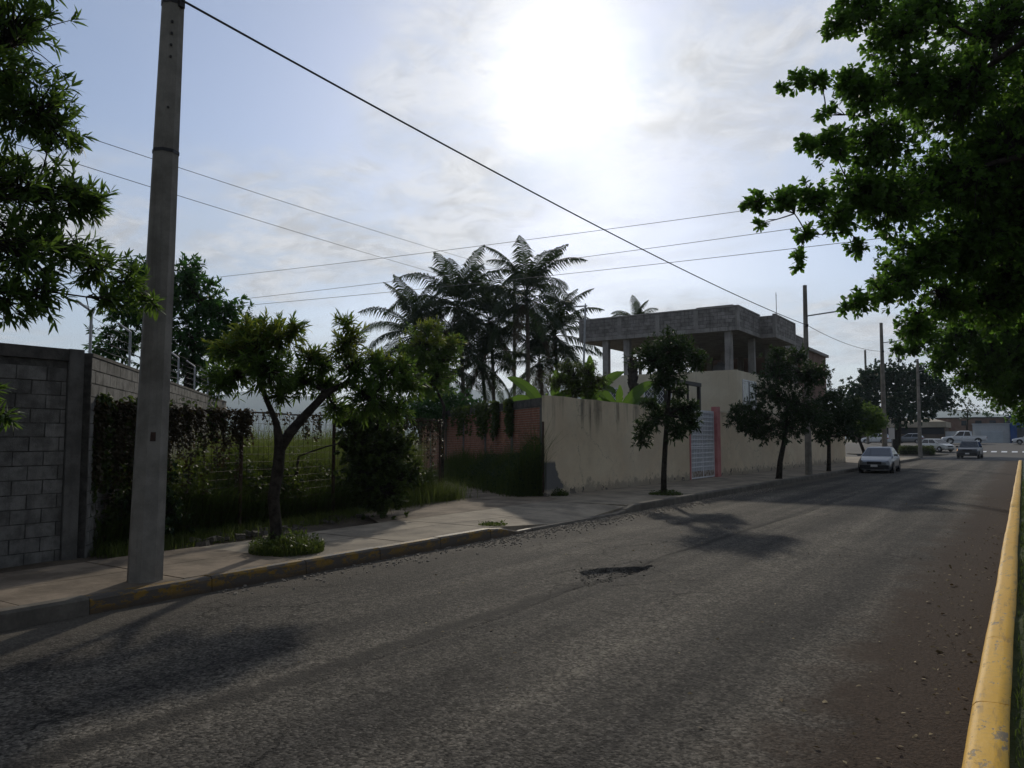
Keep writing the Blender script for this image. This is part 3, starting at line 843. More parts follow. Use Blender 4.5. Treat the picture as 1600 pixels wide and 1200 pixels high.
tag(link('grass', blades('grass', P, rng.uniform(0.03, 0.11, n), 0.004, 1.0, 'grass_dark'), med), kind='stuff')

# sidewalk: slabs on a bed
bed = MB().add([(-11.9, -12, 0.04), (-8.6, -12, 0.04), (-8.6, 12.4, 0.04), (-8.6, 19, 0.04), (-8.2, 60, 0.04), (-7.95, 77.6, 0.04), (-20, 77.6, 0.04), (-20, 60, 0.04), (-11.9, 60, 0.04)], [tuple(range(9))])
walk = tag(bed.build('sidewalk', 'kerb_concrete'), 'dusty concrete sidewalk slabs between the kerb and the walls', kind='structure')
y0 = -12.0
while y0 < 77:
    ln = rnd.uniform(1.7, 2.3)
    y1 = min(y0 + ln, 77.6)
    if y0 < 12.3 < y1:
        y1 = 12.3
    if y0 < 18.3 < y1:
        y1 = 18.3
    a, b = y0 + 0.008, y1 - 0.008
    inner = (lambda y: -10.95) if y1 < 18.9 else ((lambda y: wx(y) - 0.05) if y1 < 60 else (lambda y: -18.0))
    t0, t1 = 0.188 + rnd.uniform(-.007, .007), 0.188 + rnd.uniform(-.007, .007)
    m = MB()
    drive = 12.2 < y0 and y1 < 18.5
    for X0, X1 in (((inner, lambda y: -9.75), (lambda y: -9.735, lambda y: kx(y) - 0.192)) if y1 < 60 else ((inner, lambda y: kx(y) - 0.192),)):
        z_out = (lambda y: kerb_h(y) - 0.008) if drive else None
        zi = t0
        m = MB()
        pts = []
        for (xf, yy, out) in ((X0, a, 0), (X1, a, 1), (X1, b, 1), (X0, b, 0)):
            base_z = t0 if yy == a else t1
            x = xf(yy)
            if drive:
                f = min(1, max(0, (x + 10.3) / (10.3 - 8.64)))
                base_z = 0.186 * (1 - f) + (kerb_h(yy) - 0.006) * f
            pts.append((x, yy, base_z))
        vs = [(x, y, 0.03) for x, y, z in pts] + pts
        m.add(vs, [(3, 2, 1, 0), (4, 5, 6, 7), (0, 1, 5, 4), (1, 2, 6, 5), (2, 3, 7, 6), (3, 0, 4, 7)])
        m.build('slab', 'sidewalk_dust' if y1 < 9.5 and y0 < 9 else 'sidewalk_concrete', walk)
    y0 = y1

# lot ground and the unpaved lane beside the brick wall
BW = Vector((-11.8, 19.65))
BD = Vector((-math.sin(R(52)), math.cos(R(52))))
BN = Vector((-BD.y, BD.x))                      # to the left of the brick wall
LW = Vector((-11.5, 5.9))
LD = Vector((-math.sin(R(47)), math.cos(R(47))))
lot = link('lot_ground', grid_mesh('lot_ground', np.arange(-44, -10.8, 0.5), np.arange(-12, 46, 0.5), lambda X, Y: 0.135 + 0.025 * np.sin(X * 1.9 + Y) + 0.02 * np.sin(Y * 2.7 - X), 'soil'))
tag(lot, 'bare dark soil of the overgrown lot behind the fence', kind='structure')
lane = MB()
pp = []
for t in np.linspace(-0.6, 17, 18):
    for s_ in np.linspace(0, 3.4, 8):
        q = BW + BD * float(t) + BN * float(s_)
        x, y = q.x, q.y
        if t < 0:
            x = min(x, -10.95)
        pp.append((x, y, 0.192 + 0.012 * math.sin(3 * t + 2 * s_) - 0.02 * (s_ > 3.2)))
lane.add(pp, [(i * 8 + k, i * 8 + k + 1, (i + 1) * 8 + k + 1, (i + 1) * 8 + k) for i in range(17) for k in range(7)])
tag(lane.build('lane', 'sidewalk_dust', None, (0, 0, 0), True), 'pale trodden lane running back beside the brick wall', kind='structure')
ap = MB()
pp = [(-10.93, 11.6), (-10.93, 18.9), (-11.75, 19.55), (-14.2, 20.9), (-15.0, 18.4), (-14.1, 16.6), (-12.9, 13.0)]
ap.add([(x, y, 0.188 + 0.001 * i) for i, (x, y) in enumerate(pp)], [tuple(range(7))])
tag(ap.build('lane_apron', 'sidewalk_dust'), 'dusty apron where the lane meets the sidewalk', kind='structure')

# far hills
hv, hf = [], []
na = 90
for i in range(na):
    az = R(-75 + 150 * i / (na - 1))            # left positive
    for j, (rr, hh) in enumerate(((3000, -2), (3150, 0.45), (3350, 0.85), (3600, 1.0), (4000, 0.7))):
        deg = math.degrees(az)
        env = 205 + 45 * math.sin(deg * 0.21 + 1.2) + 28 * math.sin(deg * 0.53) + 14 * math.sin(deg * 1.31 + 2) + 7 * math.sin(deg * 2.9)
        env *= 0.30 + 0.70 * float(sstep(2, 30, deg + 6))
        hz = env * hh if hh > 0 else -3
        if 0 < hh < 1:
            hz *= 1 + 0.16 * math.sin(deg * 1.7 + j)
        hv.append((-math.sin(az) * rr, math.cos(az) * rr, hz))
for i in range(na - 1):
    for j in range(4):
        a = i * 5 + j
        hf.append((a, a + 1, a + 6, a + 5))
hills = tag(MB().add(hv, hf).build('hills', 'hill_forest', None, (0, 0, 0), True), 'hazy blue wooded hills on the horizon', kind='structure')

# ------------------------------------------------------------------ masonry


def masonry(root, org, A, B, z0, z1, bl, bh, jt, thick, piece_name, mat, core_mat, keep, limit=300, recess=0.012, rows_from=0):
    """courses of separate pieces over a recessed mortar core; pieces past the limit join one part"""
    A, B = Vector(A), Vector(B)
    d = B - A
    ln = d.length
    ang = math.atan2(d.y, d.x)
    d.normalize()
    mid = (A + B) / 2
    MB().box((mid.x, mid.y, (z0 + z1) / 2), (ln, thick - 2 * recess, z1 - z0), ang).build('mortar', core_mat, root, org)
    meshes = []
    for k in range(4):
        mb = MB()
        hx, hy, hz = (bl - jt) / 2, thick / 2, (bh - jt) / 2
        c = min(0.006, jt * 0.5)
        vs = []
        for sx in (-1, 1):
            for sz in (-1, 1):
                jx, jz = rnd.uniform(-.3, .3) * jt, rnd.uniform(-.3, .3) * jt
                for sy in (-1, 1):
                    vs.append((sx * hx + jx, sy * (hy - c * rnd.uniform(0, 1)), sz * hz + jz))
        # order: sx,sz,sy
        mb.add(vs, [(0, 1, 3, 2), (4, 6, 7, 5), (0, 4, 5, 1), (2, 3, 7, 6), (0, 2, 6, 4), (1, 5, 7, 3)])
        meshes.append(mb.mesh(piece_name, mat))
    rows = int(round((z1 - z0) / bh))
    cand = []
    for r in range(rows):
        x = -(bl / 2) * (r % 2)
        zc = z0 + bh * (r + 0.5)
        while x < ln - 0.02:
            a, b = max(x, 0), min(x + bl, ln)
            if b - a > 0.05:
                cand.append((a, b, zc))
            x += bl
    cand = [c for c in cand]
    pri = sorted(cand, key=lambda c: 0 if keep((c[0] + c[1]) / 2, c[2]) else 1)
    rest = MB()
    cnt = 0
    for a, b, zc in pri:
        c = A + d * ((a + b) / 2)
        if cnt < limit and keep((a + b) / 2, zc):
            o = link(piece_name, meshes[rnd.randrange(4)], root, (c.x - org[0], c.y - org[1], zc - org[2]), ang + rnd.uniform(-.004, .004))
            if b - a < bl - 0.001:
                o.scale = ((b - a - jt) / (bl - jt), 1, 1)
            cnt += 1
        else:
            rest.box((c.x, c.y, zc), (b - a - jt, thick - 0.004, bh - jt), ang)
    if rest.v:
        tag(rest.build(piece_name + '_courses', mat, root, org), kind='stuff')


# left property: grey block wall along the street, corner column, side wall into the lot
org = Vector((-11.6, 3.0, 0.1))
w = thing('block_wall', 'grey concrete block wall facing the street behind the leaning pole', 'wall', org)
masonry(w, org, (-11.6, -1.2), (-11.6, 5.68), 0.12, 3.02, 0.40, 0.20, 0.016, 0.15, 'concrete_block', 'block_grey', 'mortar_grey', lambda t, z: t > 3.0 - 0.2)
MB().box((-11.6, 2.24, 3.11), (0.19, 6.9, 0.17)).build('coping', 'coping_dark', w, org)
MB().box((-11.59, 5.79, 1.64), (0.2, 0.21, 3.12)).build('corner_column', 'column_grey', w, org)

A = LW + LD * 0.12
B = LW + LD * 15.5
org = Vector((A.x, A.y, 0.1))
w = thing('block_wall', 'sunlit grey block wall with barbed wire bounding the overgrown lot', 'wall', org)
masonry(w, org, A, B, 0.12, 3.12, 0.40, 0.20, 0.016, 0.15, 'concrete_block', 'block_grey', 'mortar_grey', lambda t, z: z > 1.7)
ang = math.atan2(LD.y, LD.x)
mid = (A + B) / 2
MB().box((mid.x, mid.y, 3.145), (15.38, 0.17, 0.05), ang).build('coping', 'coping_dark', w, org)
# barbed wire on bent posts: a thing of its own that stands on the wall
org2 = Vector((A.x, A.y, 3.17))
bf = thing('barbed_wire', 'barbed wire strands on bent steel posts topping the side block wall', 'barbed wire', org2)
LN = Vector((LD.y, -LD.x))
post_t = [0.25, 2.6, 4.9, 7.2, 9.5, 11.8, 14.1]
for t in post_t:
    q = LW + LD * t
    p0 = Vector((q.x, q.y, 3.1))
    top = p0 + Vector((0, 0, 0.72))
    tip = top + Vector((-LN.x * 0.22, -LN.y * 0.22, 0.16))
    MB().tube([p0, top, tip], 0.022, 6).build('post', 'galvanised', bf, org2)
for k in range(5):
    pts = []
    for i, t in enumerate(post_t):
        q = LW + LD * t
        z = 3.32 + k * 0.14
        if k == 4:
            q = q - LN * 0.16
            z = 3.94
        pts.append((q.x, q.y, z))
        if i < len(post_t) - 1:
            q2 = LW + LD * (t + (post_t[i + 1] - t) / 2)
            pts.append((q2.x, q2.y, z - 0.03))
    mb = MB().tube(pts, 0.005, 3)
    for i in range(90):
        t = rnd.uniform(0.3, 14)
        q = LW + LD * t
        if k == 4:
            continue
        c = Vector((q.x, q.y, 3.31 + k * 0.14))
        mb.tube([c - Vector((0.02, 0.01, 0.02)), c + Vector((0.02, 0.01, 0.025))], 0.003, 3)
    mb.build('wire_strand', 'wire_grey', bf, org2)

# brick wall running back along the lane
A = BW + BD * 0.22
B = BW + BD * 18
org = Vector((BW.x, BW.y, 0.15))
w = thing('brick_wall', 'red brick wall with concrete columns and trailing vines beside the lane', 'wall', org)
masonry(w, org, A, B, 0.15, 2.87, 0.245, 0.075, 0.014, 0.13, 'brick', 'brick_red', 'brick_mortar', lambda t, z: (t < 6.4 and z > 1.35), 300)
ang = math.atan2(BD.y, BD.x)
mid = BW + BD * 9.1
MB().box((mid.x, mid.y, 3.0), (17.9, 0.17, 0.26), ang).build('top_beam', 'coping_dark', w, org)
for t in (0.34, 3.15, 6.3, 9.5, 12.6, 15.8):
    q = BW + BD * t
    MB().box((q.x, q.y, 1.6), (0.2, 0.166, 2.9), ang).build('column', 'column_grey', w, org)
q = BW + BD * 0.04 + BN * 0.1
MB().box((q.x - 0.03, q.y, 1.35), (0.06, 0.05, 2.1), ang).build('steel_angle', 'rust_metal', w, org)

# cream street wall: panel, gate opening, panel
org = Vector((-11.8, 19.6, 0.15))
w = thing('street_wall', 'cream plastered street wall with rain streaks and flaking foot', 'wall', org)


def wall_run(y0, y1, zt0, zt1, name, xoff=0.0, step=1.0, mat='cream_plaster'):
    n = max(2, int((y1 - y0) / step) + 1)
    yy = np.linspace(y0, y1, n)
    vs, fs = [], []
    for i, y in enumerate(yy):
        x = wx(y) + xoff
        zt = zt0 + (zt1 - zt0) * i / (n - 1) + (0.012 * math.sin(y * 3.1) if mat == 'cream_plaster' else 0)
        vs += [(x, y, 0.05), (x, y, zt), (x - 0.16, y, zt + 0.004), (x - 0.16, y, 0.05)]
    for i in range(n - 1):
        for k in range(4):
            a, b = i * 4 + k, i * 4 + (k + 1) % 4
            fs.append((a, a + 4, b + 4, b))
    fs += [(0, 1, 2, 3), (n * 4 - 1, n * 4 - 2, n * 4 - 3, n * 4 - 4)]
    return MB().add(vs, fs).build(name, mat, w, org)


wall_run(19.6, 30.61, 3.19, 3.08, 'wall_panel')
wall_run(34.2, 60.0, 3.1, 3.0, 'wall_panel')
MB().box2((wx(33.7) - 0.2, 33.72, 0.1), (wx(33.7) + 0.05, 34.19, 3.32)).build('pink_pillar', 'pink_paint', w, org)
MB().box2((wx(30.6) - 0.2, 30.62, 0.1), (wx(30.6) + 0.03, 30.74, 3.1)).build('pink_pillar', 'pink_paint', w, org)
wall_run(34.2, 60, 3.16, 3.06, 'coping', 0.03, 3.0, 'house_cream').location.z = 0
for o in list(w.children):
    if o.name.startswith('coping'):
        me = o.data
        for v in me.vertices:
            if v.co.z < 1.0:
                v.co.z = 2.93
gx = wx(32.2) - 0.06
g = thing('street_gate', 'white steel street gate with square lattice beside a pink pillar', 'gate', (gx, 30.8, 0.19))
org = Vector((gx, 30.8, 0.19))
fr = MB()
for yy in (30.80, 32.22, 33.64):
    fr.box((gx, yy, 1.66), (0.06, 0.06, 2.9))
for zz in (0.24, 1.55, 3.08):
    fr.box((gx, 32.22, zz), (0.05, 2.84, 0.06))
fr.build('frame', 'gate_white', g, org)
for ya, yb in ((30.84, 32.18), (32.26, 33.60)):
    MB().box2((gx - 0.02, ya, 0.28), (gx - 0.012, yb, 3.04)).build('panel', 'shop_grey', g, org)
    lt = MB()
    nn = 7
    for i in range(nn + 1):
        lt.box((gx + 0.005, ya + (yb - ya) * i / nn, 1.66), (0.02, 0.045, 2.75))
    for i in range(15):
        lt.box((gx + 0.012, (ya + yb) / 2, 0.3 + 2.72 * i / 14), (0.02, yb - ya, 0.045))
    lt.build('lattice', 'gate_white', g, org)
    MB().box2((gx + 0.024, ya, 0.27), (gx + 0.03, yb, 0.52)).build('rusty_kick_plate', 'gate_rusty', g, org)
g = thing('portal_frame', 'dark timber portal frame rising behind the white street gate', 'frame', (gx - 0.8, 30.4, 0.1))
org = Vector((gx - 0.8, 30.4, 0.1))
for yy in (30.2, 31.5, 32.7, 34.1):
    MB().box((gx - 0.8, yy, 2.2), (0.14 if yy in (30.2, 34.1) else 0.08, 0.15 if yy in (30.2, 34.1) else 0.07, 4.2)).build('post', 'dark_metal', g, org)
MB().box((gx - 0.8, 32.15, 4.35), (0.17, 4.15, 0.17)).build('lintel', 'dark_metal', g, org)

# ------------------------------------------------------------------ unfinished house
HY = 39.5
org = Vector((-12.3, HY, 0.1))
h = thing('house', 'cream house carrying an unfinished grey concrete upper storey on bare columns', 'house', org)
x0, x1, y1h = -21.2, -12.25, 53.5


def wall_box(a, b, name='wall', mat='house_cream'):
    return MB().box2(a, b).build(name, mat, h, org)


wall_box((x0, HY, 0.1), (x1, HY + 0.2, 5.46))
wall_box((x1 - 0.2, HY + 0.203, 0.1), (x1, y1h, 5.44))
wall_box((x0, HY + 0.203, 0.1), (x0 + 0.2, y1h, 5.44))
wall_box((x0 + 0.203, y1h - 0.2, 0.1), (x1 - 0.203, y1h, 5.44))
wall_box((x0 + 0.21, HY + 0.21, 4.1), (x1 - 0.21, y1h - 0.21, 4.32), 'roof_slab', 'raw_concrete')


def window(face, a, b, z0_, z1_, grille):
    """face 'side' = on the wall towards the lot, 'street' = on the street face"""
    def bx(u0, u1, zz0, zz1, d0, d1, name, mat, par):
        if face == 'side':
            m = MB().box2((u0, HY - d1, zz0), (u1, HY - d0, zz1))
        else:
            m = MB().box2((x1 + d0, u0, zz0), (x1 + d1, u1, zz1))
        return m.build(name, mat, par, org)
    wn = bx(a, b, z0_, z1_, 0.004, 0.012, 'window', 'glass_house', h)
    mb = MB()
    for (u0, u1, q0, q1) in ((a - 0.06, b + 0.06, z1_, z1_ + 0.06), (a - 0.06, b + 0.06, z0_ - 0.06, z0_), (a - 0.06, a, z0_, z1_), (b, b + 0.06, z0_, z1_), ((a + b) / 2 - 0.02, (a + b) / 2 + 0.02, z0_, z1_)):
        if face == 'side':
            mb.box2((u0, HY - 0.05, q0), (u1, HY - 0.003, q1))
        else:
            mb.box2((x1 + 0.003, u0, q0), (x1 + 0.05, u1, q1))
    mb.build('frame', 'white_paint', wn, org)
    if grille:
        mb = MB()
        nn = 6
        for i in range(-nn, nn + 1):
            s_ = (b - a) / nn
            for sg in (1, -1):
                ua = a + (i * s_ if sg > 0 else (nn - i) * s_ * 1.0 - 0)
                p = []
                for tt in np.linspace(0, 1, 9):
                    u = ua + sg * tt * (z1_ - z0_) * 0.8
                    if a <= u <= b:
                        p.append((u, z0_ + tt * (z1_ - z0_)))
                if len(p) > 1:
                    (ua_, za), (ub_, zb) = p[0], p[-1]
                    if face == 'side':
                        mb.tube([(ua_, HY - 0.07, za), (ub_, HY - 0.07, zb)], 0.012, 4)
                    else:
                        mb.tube([(x1 + 0.07, ua_, za), (x1 + 0.07, ub_, zb)], 0.012, 4)
        mb.build('grille', 'white_paint', wn, org)


window('side', -20.4, -19.0, 3.3, 4.7, True)
window('side', -17.4, -15.9, 3.25, 4.75, True)
window('street', 40.4, 42.7, 3.4, 4.95, False)
# bare columns
for (cx, cy) in ((-19.9, HY + 0.3), (-18.6, HY + 0.35), (-12.75, HY + 0.3), (-12.6, 43.4), (-12.6, 46.8), (-12.6, 50.2), (-12.6, 53.1), (-16.2, 44.5), (-16.2, 49.5), (-20.6, 44.5), (-20.6, 49.5), (-20.6, 53.1), (-16.2, 53.1), (-18.4, 53.1), (-14.2, 53.1)):
    MB().box((cx, cy, 5.93), (0.34, 0.34, 3.2)).build('column', 'raw_concrete', h, org)
# roof slab with block parapet
MB().box2((-21.5, HY - 0.05, 7.52), (-12.1, 53.9, 7.74)).build('upper_slab', 'raw_concrete', h, org)
MB().box2((-12.097, 43.4, 7.50), (-11.25, 47.9, 7.742)).build('balcony_slab', 'raw_concrete', h, org)


def parapet(A, B, zt, blk='raw_block'):
    n0 = len(h.children)
    masonry(h, org, A, B, 7.75, zt, 0.40, 0.20, 0.016, 0.15, 'concrete_block', blk, 'mortar_grey', lambda t, z: True, 120)


parapet((-21.42, HY + 0.03), (-12.2, HY + 0.03), 8.75)
parapet((-12.18, HY + 0.12), (-12.18, 43.4), 8.75)
parapet((-12.1, 43.48), (-11.33, 43.48), 8.75)
parapet((-11.33, 43.57), (-11.33, 47.8), 8.75)
parapet((-12.18, 47.9), (-12.18, 53.8), 8.55)
parapet((-21.42, HY + 0.12), (-21.42, 53.8), 8.75)
for (a, b) in (((-21.5, HY - 0.06), (-12.09, HY + 0.12)), ((-12.27, HY + 0.123), (-12.09, 43.4)), ((-11.42, 43.39), (-11.24, 47.9)), ((-12.27, 47.9), (-12.09, 53.9)), ((-21.51, HY + 0.123), (-21.33, 53.9))):
    MB().box2((a[0], a[1], 8.76 if b[1] < 53 or a[0] < -20 else 8.56), (b[0], b[1], 8.84 if b[1] < 53 or a[0] < -20 else 8.64)).build('parapet_cap', 'raw_concrete', h, org)
for cx, cy in ((-12.18, HY + 0.03), (-11.33, 43.48), (-12.18, 43.47), (-11.33, 47.85), (-21.42, HY + 0.03)):
    MB().box((cx, cy, 8.25), (0.172, 0.172, 1.0)).build('corner_post', 'raw_concrete', h, org)
MB().box2((-14.6, HY + 0.6, 8.3), (-12.6, HY + 3.4, 9.0)).build('stair_head', 'raw_concrete', h, org)
for cx in (-18.9, -16.6, -14.4):
    MB().box((cx, HY - 0.045, 8.24), (0.24, 0.02, 1.0)).build('stiffener', 'raw_concrete', h, org)

org3 = Vector((-12.7, 54.2, 0.1))
h2 = thing('house', 'brown brick neighbour house showing behind the unfinished storey', 'house', org3)
MB().box2((-20, 54.2, 0.1), (-12.5, 62.5, 8.1)).build('wall', 'brown_brick_far', h2, org3)
MB().box2((-20.2, 54.0, 8.1), (-12.3, 62.7, 8.3)).build('roof', 'raw_concrete', h2, org3)
t = thing('water_tank', 'grey round water tank standing on the lower roof of the unfinished house', 'tank', (-14.9, 44.9, 4.32))
MB().lathe([(0.44, 0), (0.46, 0.1), (0.46, 1.75), (0.40, 1.92), (0.18, 2.02)], (0, 0, 0), 18).build('barrel', 'tank_grey', t, (0, 0, 0), True)
MB().lathe([(0.19, 2.0), (0.2, 2.08), (0.14, 2.1)], (0, 0, 0), 12).build('lid', 'tank_grey', t)
m = MB().tube([(-11.45, 44.4, 8.8), (-11.45, 44.4, 10.2)], 0.02, 5)
m.tube([(-11.45, 44.25, 10.05), (-11.45, 44.6, 10.05)], 0.012, 4)
tag(m.build('antenna', 'galvanised'), 'thin antenna rod on the parapet nearest the street', 'antenna')
m = MB().tube([(-15.82, 29.0, 0.1), (-15.6, 28.98, 4.5), (-15.47, 28.96, 7.55)], [0.055, 0.05, 0.04], 8)
m.tube([(-15.95, 28.64, 7.53), (-15.40, 29.0, 7.58)], 0.035, 6)
m.tube([(-15.47, 28.96, 7.5), (-15.47, 28.96, 7.68)], 0.03, 6)
tag(m.build('antenna_mast', 'galvanised', None, (0, 0, 0)), 'leaning T shaped steel mast between banana leaves and the house', 'mast')

# ------------------------------------------------------------------ poles and wires


def pole(label, base, top, r0, r1, arm=None, group='concrete poles along the sidewalk', extras=False):
    org = Vector(base)
    p = thing('utility_pole', label, 'pole', org, group)
    MB().tube([base, top], [r0, r1], 8).build('shaft', 'pole_concrete', p, org)
    if arm:
        z, ln, head = arm
        b = Vector(base).lerp(Vector(top), (z - base[2]) / (top[2] - base[2]))
        e = b + Vector((ln, -0.1, 0.12))
        MB().tube([b, b + Vector((ln * 0.5, -0.05, 0.06)), e], 0.035, 6).build('lamp_arm', 'galvanised', p, org)
        hd = MB()
        hd.add([(e.x - 0.1, e.y - 0.05, e.z - 0.03), (e.x - 0.1, e.y + 0.05, e.z - 0.03), (e.x + head * .5, e.y + 0.15, e.z - 0.06), (e.x + head, e.y + 0.07, e.z - 0.02), (e.x + head, e.y - 0.07, e.z - 0.02), (e.x + head * .5, e.y - 0.15, e.z - 0.06),
                (e.x - 0.1, e.y - 0.05, e.z + 0.05), (e.x - 0.1, e.y + 0.05, e.z + 0.05), (e.x + head * .5, e.y + 0.12, e.z + 0.12), (e.x + head, e.y + 0.05, e.z + 0.04), (e.x + head, e.y - 0.05, e.z + 0.04), (e.x + head * .5, e.y - 0.12, e.z + 0.12)],
               [(5, 4, 3, 2, 1, 0), (6, 7, 8, 9, 10, 11)] + [(i, (i + 1) % 6, 6 + (i + 1) % 6, 6 + i) for i in range(6)])
        hd.build('lamp_head', 'galvanised', p, org)
    return p, org


b1, t1 = (-8.93, 5.40, 0.1), (-8.74, 5.44, 9.2)
p1, o1 = pole('thick leaning octagonal concrete pole at the kerb beside the block wall', b1, t1, 0.205, 0.118)


def on1(z, off=(0, 0)):
    v = Vector(b1).lerp(Vector(t1), (z - b1[2]) / (t1[2] - b1[2]))
    return Vector((v.x + off[0], v.y + off[1], z))


def rad1(z):
    return 0.205 + (0.118 - 0.205) * (z - 0.1) / 9.1


for z in (5.47,):
    MB().tube([on1(z - 0.02), on1(z + 0.02)], [rad1(z) + 0.008] * 2, 8).build('strap', 'wire_black', p1, o1)
fwd = Vector((0.8559, -0.5171, 0))
q = on1(1.92) + fwd * 0.168
MB().box(q, (0.02, 0.085, 0.11), math.atan2(fwd.y, fwd.x)).build('number_plate', 'rust_metal', p1, o1)
cl = MB().box(on1(7.40, (0.135, 0.02)), (0.07, 0.07, 0.16)).tube([on1(7.36), on1(7.44)], [rad1(7.4) + 0.008] * 2, 8)
cl.build('wire_clamp', 'dark_metal', p1, o1)
for z in (6.65, 6.8, 6.95, 7.1, 6.0):
    MB().tube([on1(z) + fwd * 0.09, on1(z) + fwd * 0.152], 0.016, 6).build('bolt_hole', 'dark_metal', p1, o1)
p2, o2 = pole('concrete pole with a lamp arm between two street trees', (-8.52, 38.1, 0.1), (-8.5, 38.25, 9.25), 0.165, 0.095, (7.75, 1.9, 0.55))
MB().box((-8.42, 38.1, 7.28), (0.12, 0.1, 0.12)).build('wire_clamp', 'dark_metal', p2, o2)
p3, o3 = pole('tall bare concrete pole rising behind the parked silver sedan', (-8.5, 62.0, 0.1), (-8.5, 62.3, 10.45), 0.20, 0.11, (8.95, 1.5, 0.5))
MB().box((-8.4, 62.1, 8.3), (0.12, 0.1, 0.12)).build('wire_clamp', 'dark_metal', p3, o3)
pole('farthest concrete lamp pole at the sidewalk corner by the crossroad', (-8.5, 84.9, 0.0), (-8.5, 85.5, 9.75), 0.2, 0.11, (8.6, 1.6, 0.5))
pole('thin distant pole poking above the big dark shade tree', (-18.6, 120.0, 0.9), (-18.6, 120.0, 14.6), 0.2, 0.14, None)
for lab, x, y, z in (('power line pole hidden behind the mango tree', -55.8, 34.2, 15.0), ('power line pole standing across the avenue', 8.2, 43.05, 15.2), ('power line pole behind the coconut palms', -42.4, 64.2, 19.3), ('power line pole far left behind the block wall', -28.7, 8.9, 13.9)):
    pole(lab, (x, y, -0.07), (x, y, z), 0.2, 0.13, None, 'power line poles')


def wire(label, a, b, sag, r, mat='wire_black', group=None, more=None):
    pts = []
    segs = [(a, b, sag)] + (more or [])
    for k, (p, q, s_) in enumerate(segs):
        for i in range(0 if k == 0 else 1, 25):
            t = i / 24
            v = Vector(p).lerp(Vector(q), t)
            pts.append((v.x, v.y, v.z - 4 * s_ * t * (1 - t)))
    m = MB().tube(pts, r, 5)
    return tag(m.build('overhead_wire', mat, None, (0, 0, 0)), label, 'wire', group)


wire('thick black cable sagging from the near pole to the lamp pole', tuple(on1(7.40, (0.17, 0.02))), (-8.4, 38.05, 7.28), 0.28, 0.016)
wire('black cable running on between the two poles past the unfinished house', (-8.4, 38.15, 7.28), (-8.42, 62.05, 8.3), 0.30, 0.014)
wire('highest of the three long wires crossing above the palms', (-55.7, 34.15, 13.98), (8.26, 42.96, 14.41), 0.35, 0.016, 'wire_grey', 'power lines')
wire('middle of the three long wires crossing behind the palms', (-55.8, 34.26, 12.07), (8.22, 43.02, 13.37), 0.35, 0.016, 'wire_grey', 'power lines')
wire('lowest of the three long wires crossing behind the palms', (-55.8, 34.28, 11.71), (8.17, 43.09, 12.08), 0.35, 0.016, 'wire_grey', 'power lines')
wire('upper of the two wires slanting down from the top left to the palms', (-28.7, 8.85, 13.2), (-41.84, 64.67, 18.54), 0.25, 0.014, 'wire_grey', 'power lines')
wire('lower of the two wires slanting down from the left to the palms', (-28.74, 8.91, 12.17), (-41.92, 64.80, 16.29), 0.25, 0.014, 'wire_grey', 'power lines')

# ------------------------------------------------------------------ lot fence
F0, F1 = Vector((-11.75, 6.15)), Vector((-13.95, 17.25))
FD = (F1 - F0).normalized()
FL = (F1 - F0).length
org = Vector((F0.x, F0.y, 0.12))
fz = thing('mesh_fence', 'rusty wire mesh fence on dark posts closing the overgrown lot', 'fence', org)
fts = [0.0, 3.25, 6.2, 9.0, FL]
for t in fts:
    q = F0 + FD * t
    MB().tube([(q.x, q.y, 0.05), (q.x, q.y, 2.43 + (0.03 if t == FL else 0))], 0.038, 8).build('post', 'rust_metal', fz, org)
for a, b in zip(fts[:-1], fts[1:]):
    qa, qb = F0 + FD * a, F0 + FD * b
    MB().tube([(qa.x, qa.y, 2.41), ((qa.x + qb.x) / 2, (qa.y + qb.y) / 2, 2.39), (qb.x, qb.y, 2.41)], 0.017, 6).build('rail', 'rust_metal', fz, org)
    mb = MB()
    nv = int((b - a) / 0.15)
    for i in range(1, nv):
        q = qa.lerp(qb, i / nv)
        j = rnd.uniform(-0.01, 0.01)
        mb.tube([(q.x, q.y, 0.2), (q.x + j, q.y + j, 1.3), (q.x, q.y, 2.39)], 0.0035, 3, False)
    for i in range(15):
        z = 0.25 + i * 0.15
        c = rnd.uniform(-0.015, 0.015)
        mb.tube([(qa.x, qa.y, z), ((qa.x + qb.x) / 2 + c, (qa.y + qb.y) / 2, z - 0.02), (qb.x, qb.y, z)], 0.0035, 3, False)
    mb.build('wire_mesh', 'rust_metal', fz, org)

# ------------------------------------------------------------------ trees
N_ = 'trees along the far sidewalk'
tree('roadside_tree', 'narrow leaved tree hanging into the picture over the block wall', [(-9.55, 2.75, 0.15, 0.16), (-9.5, 2.8, 1.2, 0.13), (-9.45, 2.9, 2.3, 0.12), (-9.4, 3.0, 3.4, 0.10)], BLOB_NEAR_LEFT, 'lance', 0.135, 0.19, 'leaf_lance', 430, N_, 11, 1.25)
tree('roadside_tree', 'crooked forked tree with narrow leaves in front of the mesh fence', [(-9.55, 7.90, 0.12, 0.11), (-9.54, 7.86, 0.5, 0.094), (-9.56, 7.81, 1.0, 0.088), (-9.50, 7.84, 1.45, 0.090), (-9.47, 7.84, 1.8, 0.085), (-9.45, 7.74, 2.15, 0.05), (-9.52, 7.60, 2.5, 0.04), (-9.55, 7.45, 2.9, 0.04)], BLOB_FORK, 'lance', 0.145, 0.18, 'leaf_lance', 700, N_, 9, 1.2, young='leaf_lance_young', limbs=([(-9.48, 7.83, 1.72, 0.085), (-9.38, 7.98, 2.02, 0.078), (-9.30, 8.22, 2.30, 0.066), (-9.12, 8.45, 2.62, 0.055), (-9.02, 8.8, 2.80, 0.042)],))
